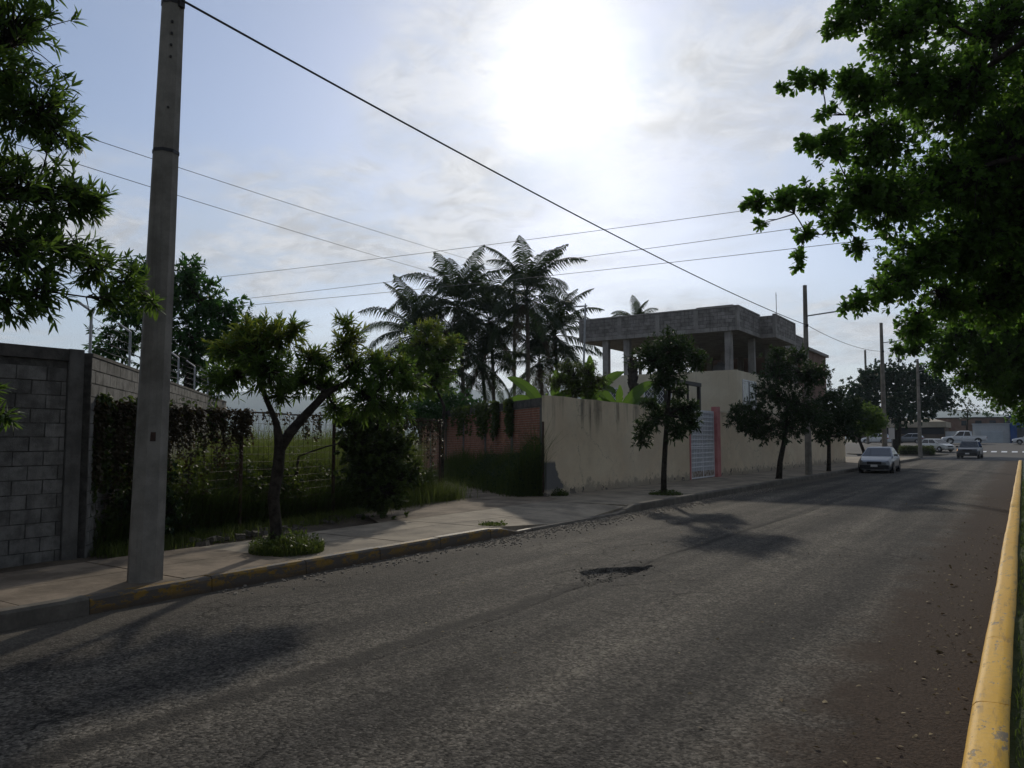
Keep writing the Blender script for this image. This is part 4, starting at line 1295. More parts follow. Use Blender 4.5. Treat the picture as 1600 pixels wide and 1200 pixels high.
tree('roadside_tree', 'small two tiered tree before the cream wall and white gate', [(-9.25, 22.29, 0.12, 0.10), (-9.22, 22.27, 0.9, 0.085), (-9.14, 22.23, 1.8, 0.078), (-9.06, 22.22, 2.6, 0.065), (-8.98, 22.21, 3.3, 0.05), (-8.95, 22.2, 4.0, 0.035)], BLOB_ST2, 'lance', 0.16, 0.26, 'leaf_dark', 420, N_, 9, 1.3)
tree('roadside_tree', 'broad dark tree spreading over the wall just before the lamp pole', [(-8.75, 33.65, 0.12, 0.14), (-8.68, 33.66, 0.9, 0.115), (-8.5, 33.68, 1.75, 0.10), (-8.4, 33.7, 2.6, 0.08), (-8.35, 33.8, 3.4, 0.06)], BLOB_ST3, 'lance', 0.17, 0.3, 'leaf_dark', 270, N_, 9, 1.3)
tree('roadside_tree', 'round dark tree just beyond the lamp pole', [(-8.55, 42.72, 0.12, 0.12), (-8.52, 42.72, 1.0, 0.10), (-8.5, 42.75, 2.0, 0.085), (-8.45, 42.8, 2.9, 0.06)], BLOB_ST4, 'lance', 0.18, 0.32, 'leaf_dark', 260, N_, 9, 1.3, twig=False)
tree('roadside_tree', 'little slanting tree behind the parked silver sedan', [(-9.0, 57.9, 0.12, 0.13), (-9.25, 57.4, 1.2, 0.11), (-9.42, 57.2, 1.8, 0.10), (-9.2, 57.3, 2.6, 0.07)], BLOB_ST5, 'lance', 0.18, 0.32, 'leaf_lance', 340, N_, 9, 1.3, twig=False)
tree('lot_tree', 'slender young tree standing inside the lot before the palms', [(-15.2, 18.9, 0.12, 0.06), (-15.1, 18.8, 1.6, 0.05), (-15.05, 18.8, 2.9, 0.045), (-15.3, 18.6, 3.6, 0.03)], BLOB_LOT, 'lance', 0.17, 0.2, 'leaf_lance', 330, None, 9, 1.2, young='leaf_lance_young')
tree('lot_shrub', 'dark leafy shrub crowding the middle of the mesh fence', [(-13.6, 11.6, 0.12, 0.06), (-13.55, 11.65, 0.8, 0.05), (-13.5, 11.7, 1.5, 0.03)], BLOB_SHRUB, 'heart', 0.10, 0.7, 'leaf_vine', 600, None, 9, 1.5, category='shrub')
for lab, dx, dy, sc in (('tangled shrub beside the block wall corner inside the fence', -0.2, -5.3, 0.75),):
    bb = [(x + dx - 0.35 * rnd.random(), y + dy + 0.3 * rnd.uniform(-1, 1), 0.15 + (z - 0.15) * sc * rnd.uniform(0.75, 1.05), r * 0.85) for x, y, z, r in BLOB_SHRUB]
    tree('lot_shrub', lab, [(-13.6 + dx, 11.6 + dy, 0.12, 0.05), (-13.55 + dx, 11.65 + dy, 0.6, 0.04), (-13.5 + dx, 11.7 + dy, 1.1, 0.025)], bb, 'heart', 0.085, 0.6, 'leaf_dark', 240, None, 8, 1.5, category='shrub')
tree('mango_tree', 'dense round mango tree behind the barbed wire wall', [(-23.4, 15.4, -0.05, 0.3), (-23.35, 15.4, 1.6, 0.26), (-23.3, 15.4, 3.2, 0.22), (-23.2, 15.5, 4.6, 0.16)], BLOB_MANGO, 'lance', 0.24, 0.30, 'leaf_mango', 130, None, 10, 1.4, droop=0.15)
tree('shade_tree', 'big rounded dark shade tree on the island at the crossroad', [(-12.3, 97.9, -0.05, 0.55), (-12.2, 97.9, 1.4, 0.45), (-12.0, 97.9, 2.8, 0.40), (-11.9, 98.0, 4.6, 0.30)], BLOB_FICUS, 'broad', 0.30, 0.55, 'leaf_ficus', 55, None, 14, 1.5, twig=False)
tree('median_tree', 'large broad leaved tree overhanging the avenue from the right', [(1.75, 14.2, 0.1, 0.24), (1.7, 14.2, 1.5, 0.2), (1.5, 14.2, 3.0, 0.18), (1.15, 14.1, 4.6, 0.15), (0.7, 13.9, 6.2, 0.11), (0.4, 13.7, 8.0, 0.08)], BLOB_MED1, 'broad', 0.105, 0.48, 'leaf_broad', 700, 'trees on the median', 10, 1.4)
tree('median_tree', 'second broad leaved tree farther along the median', [(1.9, 31.5, 0.1, 0.22), (1.85, 31.5, 1.6, 0.18), (1.7, 31.4, 3.2, 0.16), (1.2, 31.2, 4.8, 0.12), (0.9, 31.0, 6.4, 0.08)], BLOB_MED2, 'broad', 0.13, 0.5, 'leaf_broad', 400, 'trees on the median', 10, 1.4)
tree('far_tree', 'thin open tree in front of the brown brick building', [(-7.2, 136.6, 1.0, 0.18), (-7.2, 136.6, 3.5, 0.14), (-7.0, 136.7, 6.0, 0.10)], BLOB_FAR_A, 'broad', 0.3, 0.5, 'leaf_dark', 16, None, 9, 1.4, twig=False)
tree('far_tree', 'hazy tree rising over the blue shop at the right', [(-0.5, 180.5, 1.0, 0.3), (-0.5, 180.5, 4.0, 0.25), (-0.4, 180.4, 7.0, 0.15)], BLOB_FAR_B, 'broad', 0.34, 0.5, 'leaf_mango', 16, None, 9, 1.4, twig=False)
tree('garden_bush', 'bright feathery bush topping the brick wall corner', [(-14.4, 24.8, 0.1, 0.05), (-14.3, 24.8, 1.6, 0.04), (-14.2, 24.9, 2.8, 0.03)], BLOB_BUSH, 'lance', 0.10, 0.22, 'leaf_vine', 600, None, 9, 1.4, category='bush')
tree('garden_bush', 'dark green bush below the coconut palms', [(-20.6, 28.5, 0.1, 0.08), (-20.6, 28.5, 1.2, 0.06), (-20.6, 28.5, 2.4, 0.04)], BLOB_FARBUSH, 'broad', 0.16, 0.5, 'leaf_mango', 220, None, 9, 1.4, twig=False, category='bush')

# ------------------------------------------------------------------ coconut palms


def frond_mesh(e0, drp, ln, mat, seed, hang=0.6):
    r = random.Random(seed)
    mb = MB()
    n = 12
    pts = [Vector((0, 0, 0))]
    el = e0
    for i in range(n):
        t = (i + 1) / n
        e = e0 - drp * t ** 1.4
        pts.append(pts[-1] + Vector((math.cos(e), 0.05 * math.sin(t * 3 + seed), math.sin(e))) * (ln / n))
    mb.tube(pts, [0.035 * (1 - 0.85 * i / n) for i in range(n + 1)], 4, False)
    m = 56
    for i in range(m):
        t = 0.14 + 0.85 * i / (m - 1)
        f = t * n
        k = min(int(f), n - 1)
        p = pts[k].lerp(pts[k + 1], f - k)
        d = (pts[k + 1] - pts[k]).normalized()
        sz = ln * 0.25 * (math.sin(math.pi * min(1, 0.16 + 0.84 * t)) ** 0.6) * (1.0 if t < 0.9 else 0.75)
        for sd in (-1, 1):
            l = sz * r.uniform(0.8, 1.12)
            side = Vector((-d.y, d.x, 0)).normalized() * sd if abs(d.z) < 0.99 else Vector((0, sd, 0))
            a = (side * 0.85 + d * 0.55 + Vector((0, 0, 0.15 - hang * 0.35 + r.uniform(-.15, .15)))).normalized()
            b = (a + Vector((0, 0, -hang - r.uniform(0, .35)))).normalized()
            q1 = p + a * (l * 0.45)
            q2 = q1 + b * (l * 0.55)
            w = d * 0.034
            mb.add([p - w * 0.6, p + w * 0.6, q1 + w, q1 - w, q2], [(0, 1, 2, 3), (3, 2, 4)])
    return mb.mesh('frond', mat)


FR = [[frond_mesh(R(e), R(dr), l, mt, s * 7 + i, hg) for s in range(2)] for i, (e, dr, l, mt, hg) in enumerate(((82, 60, 3.9, 'palm_green', 0.8), (62, 85, 4.4, 'palm_green', 0.9), (36, 85, 4.5, 'palm_green', 1.0), (8, 75, 4.3, 'palm_green', 0.9), (-25, 55, 4.0, 'palm_green', 1.0), (-55, 30, 3.6, 'palm_dry', 1.0)))]


def palm(label, base, crown, seed, scale=1.0, nfr=25):
    r = random.Random(seed)
    org = Vector(base)
    root = thing('coconut_palm', label, 'palm', org, 'coconut palms in the garden')
    c = Vector(crown)
    pts = [org.lerp(c, t) + Vector((0.25 * math.sin(math.pi * t), 0.1 * math.sin(math.pi * t), 0)) for t in np.linspace(0, 1, 9)]
    MB().tube(pts, [0.24, 0.19, 0.17, 0.16, 0.155, 0.15, 0.15, 0.15, 0.17], 9).build('trunk', 'bark_palm', root, org, True)
    for i in range(nfr):
        f = i / nfr
        k = min(5, int(f * 5.6))
        o = link('frond', FR[k][r.randrange(2)], root, c - org + Vector((0, 0, 0.25 - 0.35 * f)), i * 2.4 + r.uniform(-.25, .25))
        o.rotation_euler = (r.uniform(-.2, .2), r.uniform(-.12, .12), o.rotation_euler.z)
        s_ = scale * r.uniform(0.85, 1.1)
        o.scale = (s_, s_, s_)
    for i in range(7):
        a = i * 0.9
        q = c - org + Vector((0.26 * math.cos(a), 0.26 * math.sin(a), -0.25 - 0.1 * (i % 2)))
        MB().lathe([(0.02, -0.15), (0.1, -0.09), (0.125, 0), (0.09, 0.1), (0.02, 0.14)], q, 8).build('coconut', 'palm_green', root, (0, 0, 0), True)
    return root


palm('leftmost coconut palm of the clump with fronds sweeping left', (-39.0, 45.8, -0.05), (-39.3, 45.4, 9.9), 1, 1.36)
palm('tall coconut palm second from the left in the clump', (-37.3, 48.9, -0.05), (-37.65, 48.7, 12.4), 2, 1.36)
palm('tallest coconut palm at the right of the clump', (-32.4, 50.2, -0.05), (-31.9, 50.0, 12.9), 3, 1.4)
palm('coconut palm at the right edge of the clump, lower than its neighbour', (-32.5, 54.9, -0.05), (-32.2, 54.9, 10.4), 4, 1.3)
palm('coconut palm in the middle of the clump, behind the others', (-37.6, 53.4, -0.05), (-37.8, 53.4, 11.9), 5, 1.36)
palm('short coconut palm low in the clump, drooping behind the banana leaves', (-36.6, 50.8, -0.05), (-36.8, 50.8, 8.0), 6, 1.2, 22)
palm('coconut palm low at the left of the clump, behind the slender young tree', (-37.6, 46.7, -0.05), (-37.6, 46.7, 7.2), 13, 1.1, 20)
palm('coconut palm low at the right of the clump, above the bananas', (-32.4, 52.7, -0.05), (-32.4, 52.7, 8.0), 12, 1.15, 20)
palm('lone distant coconut palm peeping over the concrete parapet', (-28.9, 64.0, -0.05), (-28.9, 64.0, 12.3), 8, 0.68, 18)
m = MB().tube([(-13.95, 30.4, 0.05), (-13.92, 30.35, 2.5), (-13.86, 30.25, 5.4)], [0.2, 0.18, 0.16], 9)
pt = thing('palm_trunk', 'dark bare palm trunk standing before the cream house', 'trunk', (-13.95, 30.4, 0.05))
m.build('trunk', 'bark_grey', pt, (-13.95, 30.4, 0.05), True)
bl = MB()
for i in range(60):
    a, z = rnd.uniform(0, 6.28), rnd.uniform(1.5, 5.3)
    bl.box((-13.9 + 0.18 * math.cos(a), 30.3 + 0.18 * math.sin(a), z), (0.05, 0.14, 0.26), a, 0, 0.25)
bl.build('leaf_bases', 'bark_grey', pt, (-13.95, 30.4, 0.05))

# ------------------------------------------------------------------ banana plants


def banana_leaf(e0, drp, ln, wd, seed, twist=0.0):
    r = random.Random(seed)
    mb = MB()
    n = 16
    p = Vector((0, 0, 0))
    vs, fs = [], []
    for i in range(n + 1):
        t = i / n
        e = e0 - drp * t ** 1.5
        d = Vector((math.cos(e), 0, math.sin(e)))
        nrm = Vector((-math.sin(e), 0, math.cos(e)))
        w = wd * 0.5 * (math.sin(math.pi * min(1, 0.06 + 0.94 * t)) ** 0.55 if t < 0.985 else 0.12)
        if i < 2:
            w = 0.03
        for sd in (-1, 1):
            ww = w * (r.uniform(0.62, 1.0) if r.random() < 0.3 else r.uniform(0.93, 1.03))
            wv = Vector((0, 1, 0)) * math.cos(twist) + nrm * math.sin(twist)
            fv = nrm * math.cos(twist) - Vector((0, 1, 0)) * math.sin(twist)
            vs.append(p + wv * (sd * ww) + fv * (ww * 0.22))
        vs.append(Vector(p))
        p = p + d * (ln / n)
    for i in range(n):
        a = i * 3
        fs += [(a, a + 2, a + 5, a + 3), (a + 2, a + 1, a + 4, a + 5)]
    mb.add(vs, fs)
    return mb.mesh('banana_leaf', 'banana_green')


BL = [banana_leaf(R(86), R(22), 1.6, 0.42, 1), banana_leaf(R(60), R(45), 1.9, 0.46, 2, R(60)), banana_leaf(R(60), R(45), 1.9, 0.46, 3, R(-60)), banana_leaf(R(48), R(95), 2.0, 0.46, 4, R(35))]


def banana(label, base, h, specs):
    org = Vector(base)
    root = thing('banana_plant', label, 'banana plant', org, 'banana plants behind the brick wall')
    MB().tube([(0, 0, 0), (0.02, 0, h * 0.5), (0, 0, h)], [0.13, 0.11, 0.07], 9).build('stem', 'leaf_vine', root, (0, 0, 0), True)
    for az, k, s_ in specs:
        o = link('banana_leaf', BL[k], root, (0, 0, h - 0.1), R(az))
        o.scale = (s_, s_, s_)


banana('banana plant with one leaf slanting left over the brick wall', (-14.2, 23.6, 0.1), 2.75, ((213, 2, 1.05), (200, 3, 0.9), (40, 1, 0.7), (300, 0, 0.5)))
banana('banana plant holding one leaf straight up above the wall corner', (-14.35, 24.5, 0.1), 2.85, ((300, 0, 1.0), (30, 1, 0.75), (220, 3, 0.7), (120, 3, 0.7)))
banana('banana plant with the largest sunlit leaves behind the cream wall', (-13.7, 25.9, 0.1), 3.15, ((303, 0, 1.2), (280, 0, 0.95), (30, 1, 1.0), (213, 2, 0.95), (335, 3, 0.9), (120, 0, 1.0)))
banana('banana plant with arching leaves in front of the house window', (-13.3, 27.7, 0.1), 2.75, ((33, 1, 1.1), (45, 3, 1.0), (213, 2, 1.1), (225, 3, 1.0), (300, 0, 0.8)))

# ------------------------------------------------------------------ grass, weeds and vines


def scatter_lot(n, u0, u1, v0, v1, h0, h1, w, lean, mat, name, label):
    u = rng.uniform(u0, u1, n)
    v = rng.uniform(v0, v1, n)
    D = np.array([-math.sin(R(48)), math.cos(R(48))])
    q = np.array(F0)[None] + np.array(FD)[None] * v[:, None] + D[None] * u[:, None]
    patch = 0.72 + 0.28 * np.sin(q[:, 0] * 1.7 + 0.5) * np.sin(q[:, 1] * 1.3)
    P = np.concatenate([q, np.full((n, 1), 0.12)], 1)
    H = rng.uniform(h0, h1, n) * patch
    return tag(link(name, blades(name, P, H, w, lean, mat)), label, None, None, 'stuff')


scatter_lot(44000, 1.4, 15.0, 0.2, 10.6, 1.3, 2.8, 0.009, 0.9, 'grass_green', 'tall_grass', 'tall sunlit green grass filling the lot behind the mesh fence')
scatter_lot(36000, 0.05, 2.6, 0.0, FL - 0.3, 0.4, 1.45, 0.008, 1.1, 'grass_dark', 'weeds', 'dark rank weeds crowding the inside of the mesh fence')
n = 42000
u = rng.uniform(0.05, 3.6, n) ** 1.0
v = rng.uniform(0, FL - 0.3, n)
q = np.array(F0)[None] + np.array(FD)[None] * v[:, None] + np.array([-math.sin(R(48)), math.cos(R(48))])[None] * u[:, None]
hh = 0.85 + 0.6 * np.sin(q[:, 0] * 2.1 + 1) * np.sin(q[:, 1] * 1.7) + 0.35 * np.sin(q[:, 1] * 4.1)
P = np.concatenate([q, (0.15 + rng.uniform(0, 1, n) ** 0.7 * np.maximum(hh, 0.2))[:, None]], 1)
L_ = rng.uniform(0.05, 0.13, n)
tag(link('lot_undergrowth', leaves('lot_undergrowth', P, rng.normal(0, 1, (n, 3)) + np.array([0, 0, 0.4]), L_, L_ * 0.5, 'heart', 'leaf_vine')), 'broad leaved undergrowth just inside the mesh fence', kind='stuff')
n = 9000
v = rng.uniform(0.0, FL + 0.6, n)
side = rng.normal(0.12, 0.30, n)
q = np.array(F0)[None] + np.array(FD)[None] * v[:, None] + np.stack([side * 0.9 + 0.12, side * 0.25], 1)
P = np.concatenate([q, np.full((n, 1), 0.12)], 1)
tag(link('fence_grass', blades('fence_grass', P, rng.uniform(0.08, 0.6, n) * (0.55 + 0.9 * (v > 8)), 0.005, 1.3, 'grass_green')), 'green grass tufts growing along the foot of the mesh fence', kind='stuff')

n = 12000
t = rng.uniform(0.05, 11, n)
s_ = np.abs(rng.normal(0, 0.42, n)) + 0.1
q = np.array(BW)[None] + np.array(BD)[None] * t[:, None] + np.array(BN)[None] * s_[:, None]
P = np.concatenate([q, np.full((n, 1), 0.15)], 1)
H = rng.uniform(0.3, 1.0, n) * (0.8 + 0.3 * np.sin(t * 2.3 + 1) + 0.15 * np.sin(t * 5.1)) * (1.85 + 0.75 * np.exp(-((t - 0.8) / 1.0) ** 2)) * np.exp(-s_ * 0.5)
tag(link('wall_weeds', blades('wall_weeds', P, H, 0.009, 0.6, 'grass_dark')), 'dark tall weeds along the foot of the brick wall', kind='stuff')
# broad leaves among the weeds
n = 9000
t = rng.uniform(0.0, 6, n)
s_ = np.abs(rng.normal(0, 0.4, n)) + 0.12
q = np.array(BW)[None] + np.array(BD)[None] * t[:, None] + np.array(BN)[None] * s_[:, None]
z = 0.2 + rng.uniform(0, 1, n) ** 0.8 * (1.75 * np.exp(-s_ * 0.6) * (0.75 + 0.35 * np.exp(-((t - 0.7) / 0.8) ** 2)))
P = np.concatenate([q, z[:, None]], 1)
me = leaves('weed_leaves', P, rng.normal(0, 1, (n, 3)) + np.array([0, 0, 0.3]), rng.uniform(0.05, 0.13, n), rng.uniform(0.02, 0.05, n), 'lance', 'leaf_dark')
tag(link('weed_leaves', me), 'leafy dark undergrowth heaped against the brick wall', kind='stuff')


def tuft(name, label, c, r, n, h0, h1, mat, leafn=0, lm='leaf_vine'):
    a = rng.uniform(0, 6.283, n)
    rr = r * np.sqrt(rng.uniform(0, 1, n))
    P = np.stack([rr * np.cos(a), rr * np.sin(a), np.zeros(n)], 1)
    root = thing(name, label, 'weeds', c)
    tag(link('blades', blades('blades', P, rng.uniform(h0, h1, n) * (1 - 0.5 * rr / r), 0.005, 1.0, mat), root), kind='stuff')
    if leafn:
        a = rng.uniform(0, 6.283, leafn)
        rr = r * np.sqrt(rng.uniform(0, 1, leafn))
        P = np.stack([rr * np.cos(a), rr * np.sin(a), rng.uniform(0.02, h1 * 0.9, leafn) * (1 - 0.5 * rr / r)], 1)
        tag(link('leaves', leaves('leaves', P, rng.normal(0, 1, (leafn, 3)) + np.array([0, 0, .6]), rng.uniform(0.04, 0.09, leafn), rng.uniform(0.02, 0.045, leafn), 'heart', lm), root), kind='stuff')
    return root


tuft('weed_patch', 'green weeds round the foot of the crooked forked tree', (-9.4, 7.95, 0.17), 0.55, 2600, 0.12, 0.42, 'grass_green', 900)
tuft('weed_patch', 'low weeds round the foot of the two tiered tree', (-9.2, 22.3, 0.18), 0.5, 900, 0.06, 0.2, 'grass_dark', 200)
tuft('weed_patch', 'grassy tuft at the end post of the mesh fence', (-13.7, 16.8, 0.17), 0.55, 1600, 0.12, 0.55, 'grass_green', 300)
tuft('weed_patch', 'dry weedy patch in the sidewalk where the yellow kerb ends', (-8.95, 12.75, 0.165), 0.28, 500, 0.03, 0.10, 'grass_green', 60)
tuft('weed_patch', 'small weeds at the foot of the cream wall corner', (-11.7, 20.1, 0.17), 0.3, 400, 0.06, 0.3, 'grass_dark', 200)


def vine(name, label, strands, mat, parent=None, org=(0, 0, 0), leaf=0.075):
    P, A = [], []
    st = MB()
    for (x, y, z0_, ln, nx, ny) in strands:
        pts = []
        n = max(3, int(ln / 0.035))
        ph = rnd.uniform(0, 6)
        for i in range(n):
            t = i / n
            dx = 0.05 * math.sin(ph + t * 5)
            p = (x + nx * 0.04 + dx * ny, y + ny * 0.04 + dx * nx, z0_ - ln * t)
            pts.append(p)
            for k in range(2):
                P.append((p[0] + rnd.uniform(-.05, .05), p[1] + rnd.uniform(-.05, .05), p[2] + rnd.uniform(-.03, .03)))
                A.append((rnd.gauss(0, 1) + nx, rnd.gauss(0, 1) + ny, rnd.gauss(-0.8, 0.5)))
        st.tube(pts, 0.004, 3, False)
    P, A = np.array(P), np.array(A)
    n = len(P)
    root = thing(name, label, 'vine', org)
    tag(st.build('stems', 'bark_grey', root, org), kind='stuff')
    L_ = rng.uniform(0.6, 1.25, n) * leaf
    tag(link('leaves', leaves('leaves', P - np.array(org), A, L_, L_ * 0.85, 'heart', mat), root), kind='stuff')
    return root


ss = []
for i in range(270):
    t = rnd.uniform(-0.1, 3.4) if i < 190 else rnd.uniform(3.2, FL)
    q = F0 + FD * t
    ss.append((q.x, q.y, 2.46 - abs(rnd.gauss(0, 0.06)), rnd.uniform(0.15, 0.75 if rnd.random() < 0.7 else 1.6) if t > 0.9 else rnd.uniform(0.2, 1.4), 0.9, 0.2))
vine('fence_vine', 'dry dark vine draped along the top of the mesh fence', ss, 'leaf_vine_dry', None, (F0.x, F0.y, 0.12), 0.06)
ss = []
for i in range(80):
    t = rnd.choice((rnd.uniform(-0.2, 0.9), rnd.uniform(0.0, 2.6), rnd.uniform(6.5, 9.2)))
    q = F0 + FD * t
    ss.append((q.x - 0.05, q.y, 2.6 - abs(rnd.gauss(0, 0.12)), rnd.uniform(0.3, 1.6), 0.9, 0.2))
vine('fence_vine', 'green leafy vine climbing the mesh fence beside the block wall', ss, 'leaf_vine', None, (F0.x + 0.1, F0.y, 0.12), 0.085)
ss = []
for i in range(95):
    t = rnd.choice((rnd.gauss(3.2, 0.14), rnd.gauss(4.7, 0.2), rnd.gauss(6.4, 0.5), rnd.gauss(9.5, 0.9)))
    t = max(0.5, t)
    q = BW + BD * t + BN * 0.1
    ss.append((q.x, q.y, 3.16 + abs(rnd.gauss(0, 0.05)), rnd.uniform(0.25, 1.35), BN.x, BN.y))
vine('wall_vine', 'green creeper trailing down over the brick wall', ss, 'leaf_vine', None, (BW.x, BW.y, 0.15), 0.10)

# ------------------------------------------------------------------ vehicles


def car(name, label, cat, loc, heading, paint, kind='sedan', lit=False):
    z = float(rise(loc[1]))
    c = thing(name, label, cat, (loc[0], loc[1], z - 0.003), None, heading)
    W = {'sedan': 0.87, 'suv': 0.92, 'pickup': 0.93, 'hatch': 0.84}[kind]
    if kind == 'sedan':
        st = [(-2.25, .72, .90), (-2.12, .81, .98), (-1.5, .865, 1.0), (-.5, .87, .95), (.7, .87, .93), (1.2, .86, .90), (1.75, .83, .81), (2.08, .76, .71), (2.22, .62, .62)]
        zb, cab, roof = 0.2, (-1.75, -1.0, .12, 1.12), 1.43
        wheels, wr = (-1.35, 1.38), .315
    elif kind == 'hatch':
        st = [(-1.95, .72, .92), (-1.85, .80, .98), (-1.2, .84, .97), (.4, .84, .95), (1.0, .83, .93), (1.5, .79, .84), (1.8, .72, .74), (1.93, .6, .65)]
        zb, cab, roof = 0.2, (-1.88, -1.45, .1, 1.05), 1.5
        wheels, wr = (-1.22, 1.2), .3
    elif kind == 'suv':
        st = [(-2.2, .8, 1.05), (-2.1, .88, 1.12), (-1.4, .92, 1.12), (.6, .92, 1.08), (1.1, .91, 1.06), (1.75, .88, 1.0), (2.08, .82, .92), (2.2, .7, .82)]
        zb, cab, roof = 0.26, (-2.1, -1.75, .15, 1.0), 1.68
        wheels, wr = (-1.33, 1.35), .36
    else:
        st = [(-2.68, .86, 1.02), (-2.6, .92, 1.06), (-.95, .93, 1.06), (.9, .93, 1.06), (1.4, .92, 1.05), (2.1, .88, .98), (2.5, .82, .90), (2.65, .7, .78)]
        zb, cab, roof = 0.42, (-1.0, -.78, .55, 1.35), 1.80
        wheels, wr = (-1.65, 1.62), .40
    mb = MB()
    ring = lambda x, w, zt: [(x, -w * .9, zb), (x, -w, zb + .18), (x, -w, zt - .24), (x, -w * .96, zt - .07), (x, -w * .86, zt), (x, w * .86, zt), (x, w * .96, zt - .07), (x, w, zt - .24), (x, w, zb + .18), (x, w * .9, zb)]
    vs = []
    for x, w, zt in st:
        vs += ring(x, w, zt)
    fs = []
    for i in range(len(st) - 1):
        for k in range(10):
            a, b = i * 10 + k, i * 10 + (k + 1) % 10
            fs.append((a, a + 10, b + 10, b))
    fs += [tuple(range(10)), tuple(range(len(vs) - 1, len(vs) - 11, -1))]
    body = mb.add(vs, fs).build('body', paint, c)
    zbelt = st[len(st) // 2][2] - .03
    wb, wt = W * .93, W * .70
    xa, xb, xc, xd = cab
    zr = roof - .05
    lo = [(xa, -wb, zbelt), (xd, -wb, zbelt), (xd, wb, zbelt), (xa, wb, zbelt)]
    hi = [(xb, -wt, zr), (xc, -wt, zr), (xc, wt, zr), (xb, wt, zr)]
    tp = [(xb + .2, -wt * .72, roof), (xc - .2, -wt * .72, roof), (xc - .2, wt * .72, roof), (xb + .2, wt * .72, roof)]
    cv = MB().add(lo + hi + tp, [(0, 1, 5, 4), (1, 2, 6, 5), (2, 3, 7, 6), (3, 0, 4, 7), (4, 5, 9, 8), (5, 6, 10, 9), (6, 7, 11, 10), (7, 4, 8, 11), (8, 9, 10, 11)])
    cabin = cv.build('cabin', paint, c)

    def pane(q, name, par, u0=0.05, u1=0.95, v0=0.1, v1=0.92):
        q = [Vector(p) for p in q]
        nrm = (q[1] - q[0]).cross(q[3] - q[0]).normalized()
        f = lambda u, v: (q[0].lerp(q[1], u)).lerp(q[3].lerp(q[2], u), v) + nrm * .006
        pp = [f(u0, v0), f(u1, v0), f(u1, v1), f(u0, v1)]
        bk = [p - nrm * .02 for p in pp]
        return MB().add(pp + bk, [(0, 1, 2, 3), (7, 6, 5, 4), (0, 4, 5, 1), (1, 5, 6, 2), (2, 6, 7, 3), (3, 7, 4, 0)]).build(name, 'glass_dark', par)
    pane([lo[1], lo[2], hi[2], hi[1]], 'windscreen', cabin, .04, .96, .06, .93)
    pane([lo[3], lo[0], hi[0], hi[3]], 'rear_window', cabin, .08, .92, .15, .9)
    for sd, q in ((0, [lo[0], lo[1], hi[1], hi[0]]), (1, [lo[2], lo[3], hi[3], hi[2]])):
        cuts = ((.08, .47), (.51, .90)) if kind in ('sedan', 'hatch') else (((.05, .30), (.33, .62), (.65, .92)) if kind == 'suv' else ((.08, .44), (.49, .90)))
        for a, b in cuts:
            pane(q, 'side_window', cabin, a if sd == 0 else 1 - b, b if sd == 0 else 1 - a, .12, .92)
    xf = st[-1][0]
    wf = st[-2][1]
    zf = st[-2][2]
    xr = st[0][0]
    MB().box((xf - .02, 0, zb + .16), (.16, wf * 1.9, .2)).build('front_bumper', 'black_plastic_or_shade' if kind in ('suv', 'sedan') else paint, c)  # sedan bumper coloured black to carry the shade low on its front
    MB().box((xf + .062, 0, zb + .10), (.03, wf * 1.3, .13)).build('lower_grille', 'black_plastic_or_shade', c)
    MB().box((xf + .002, 0, zf - .14), (.04, wf * .95, .15)).build('grille', 'black_plastic_or_shade', c)
    MB().box((xf + .07, 0, zb + .23), (.015, .34, .12)).build('number_plate', 'plate_white', c)
    MB().box((xr + .02, 0, zb + .18), (.14, wf * 1.95, .24)).build('rear_bumper', paint, c)
    for sd in (-1, 1):
        xh = st[-2][0] + .02
        hl = MB().add([(xh + .10, sd * wf * .62, zf - .2), (xh - .14, sd * (wf + .035), zf - .17), (xh - .22, sd * (wf + .02), zf - .03), (xh + .03, sd * wf * .64, zf - .05),
                       (xh - .1, sd * wf * .55, zf - .2), (xh - .3, sd * wf * .9, zf - .17), (xh - .3, sd * wf * .9, zf - .05), (xh - .1, sd * wf * .55, zf - .05)],
                      [(0, 1, 2, 3), (4, 7, 6, 5), (0, 4, 5, 1), (1, 5, 6, 2), (2, 6, 7, 3), (3, 7, 4, 0)])
        hl.build('headlight', 'lamp_lit' if (lit and sd == -1) else 'car_lamp', c)
        MB().box((xr + .03, sd * st[0][1] * .86, st[0][2] - .16), (.10, .26, .2)).build('tail_light', 'tail_lamp', c)
        MB().box((xd - .25, sd * (wb + .12), zbelt + .08), (.12, .2, .13)).build('mirror', paint if kind != 'suv' else 'black_plastic_or_shade', c)
        for k in (0, 1):
            MB().box((xb + (xc - xb) * (.25 + .5 * k), sd * (W + .006), zbelt - .12), (.16, .02, .03)).build('door_handle', 'chrome', c)
        for xw in wheels:
            ty = MB()
            pr = [(wr * .62, -.1), (wr * .95, -.105), (wr, -.06), (wr, .06), (wr * .95, .105), (wr * .62, .1)]
            n = 18
            vs, fs = [], []
            for r_, yy in pr:
                vs += [(xw + r_ * math.cos(2 * math.pi * k / n), sd * (W - .09) + yy, wr + r_ * math.sin(2 * math.pi * k / n)) for k in range(n)]
            for i in range(5):
                for k in range(n):
                    a, b = i * n + k, i * n + (k + 1) % n
                    fs.append((a, b, b + n, a + n))
            wo = ty.add(vs, fs).build('wheel', 'rubber', c)
            rm = MB()
            for k in range(5):
                a = k * 2 * math.pi / 5
                rm.box((xw + wr * .32 * math.cos(a), sd * (W - .005), wr + wr * .32 * math.sin(a)), (wr * .62, .03, wr * .2), 0, 0, -a)
            rm.add([(xw + wr * .63 * math.cos(2 * math.pi * k / 14), sd * (W - .05), wr + wr * .63 * math.sin(2 * math.pi * k / 14)) for k in range(14)], [tuple(range(14))])
            rm.build('rim', 'chrome', wo)
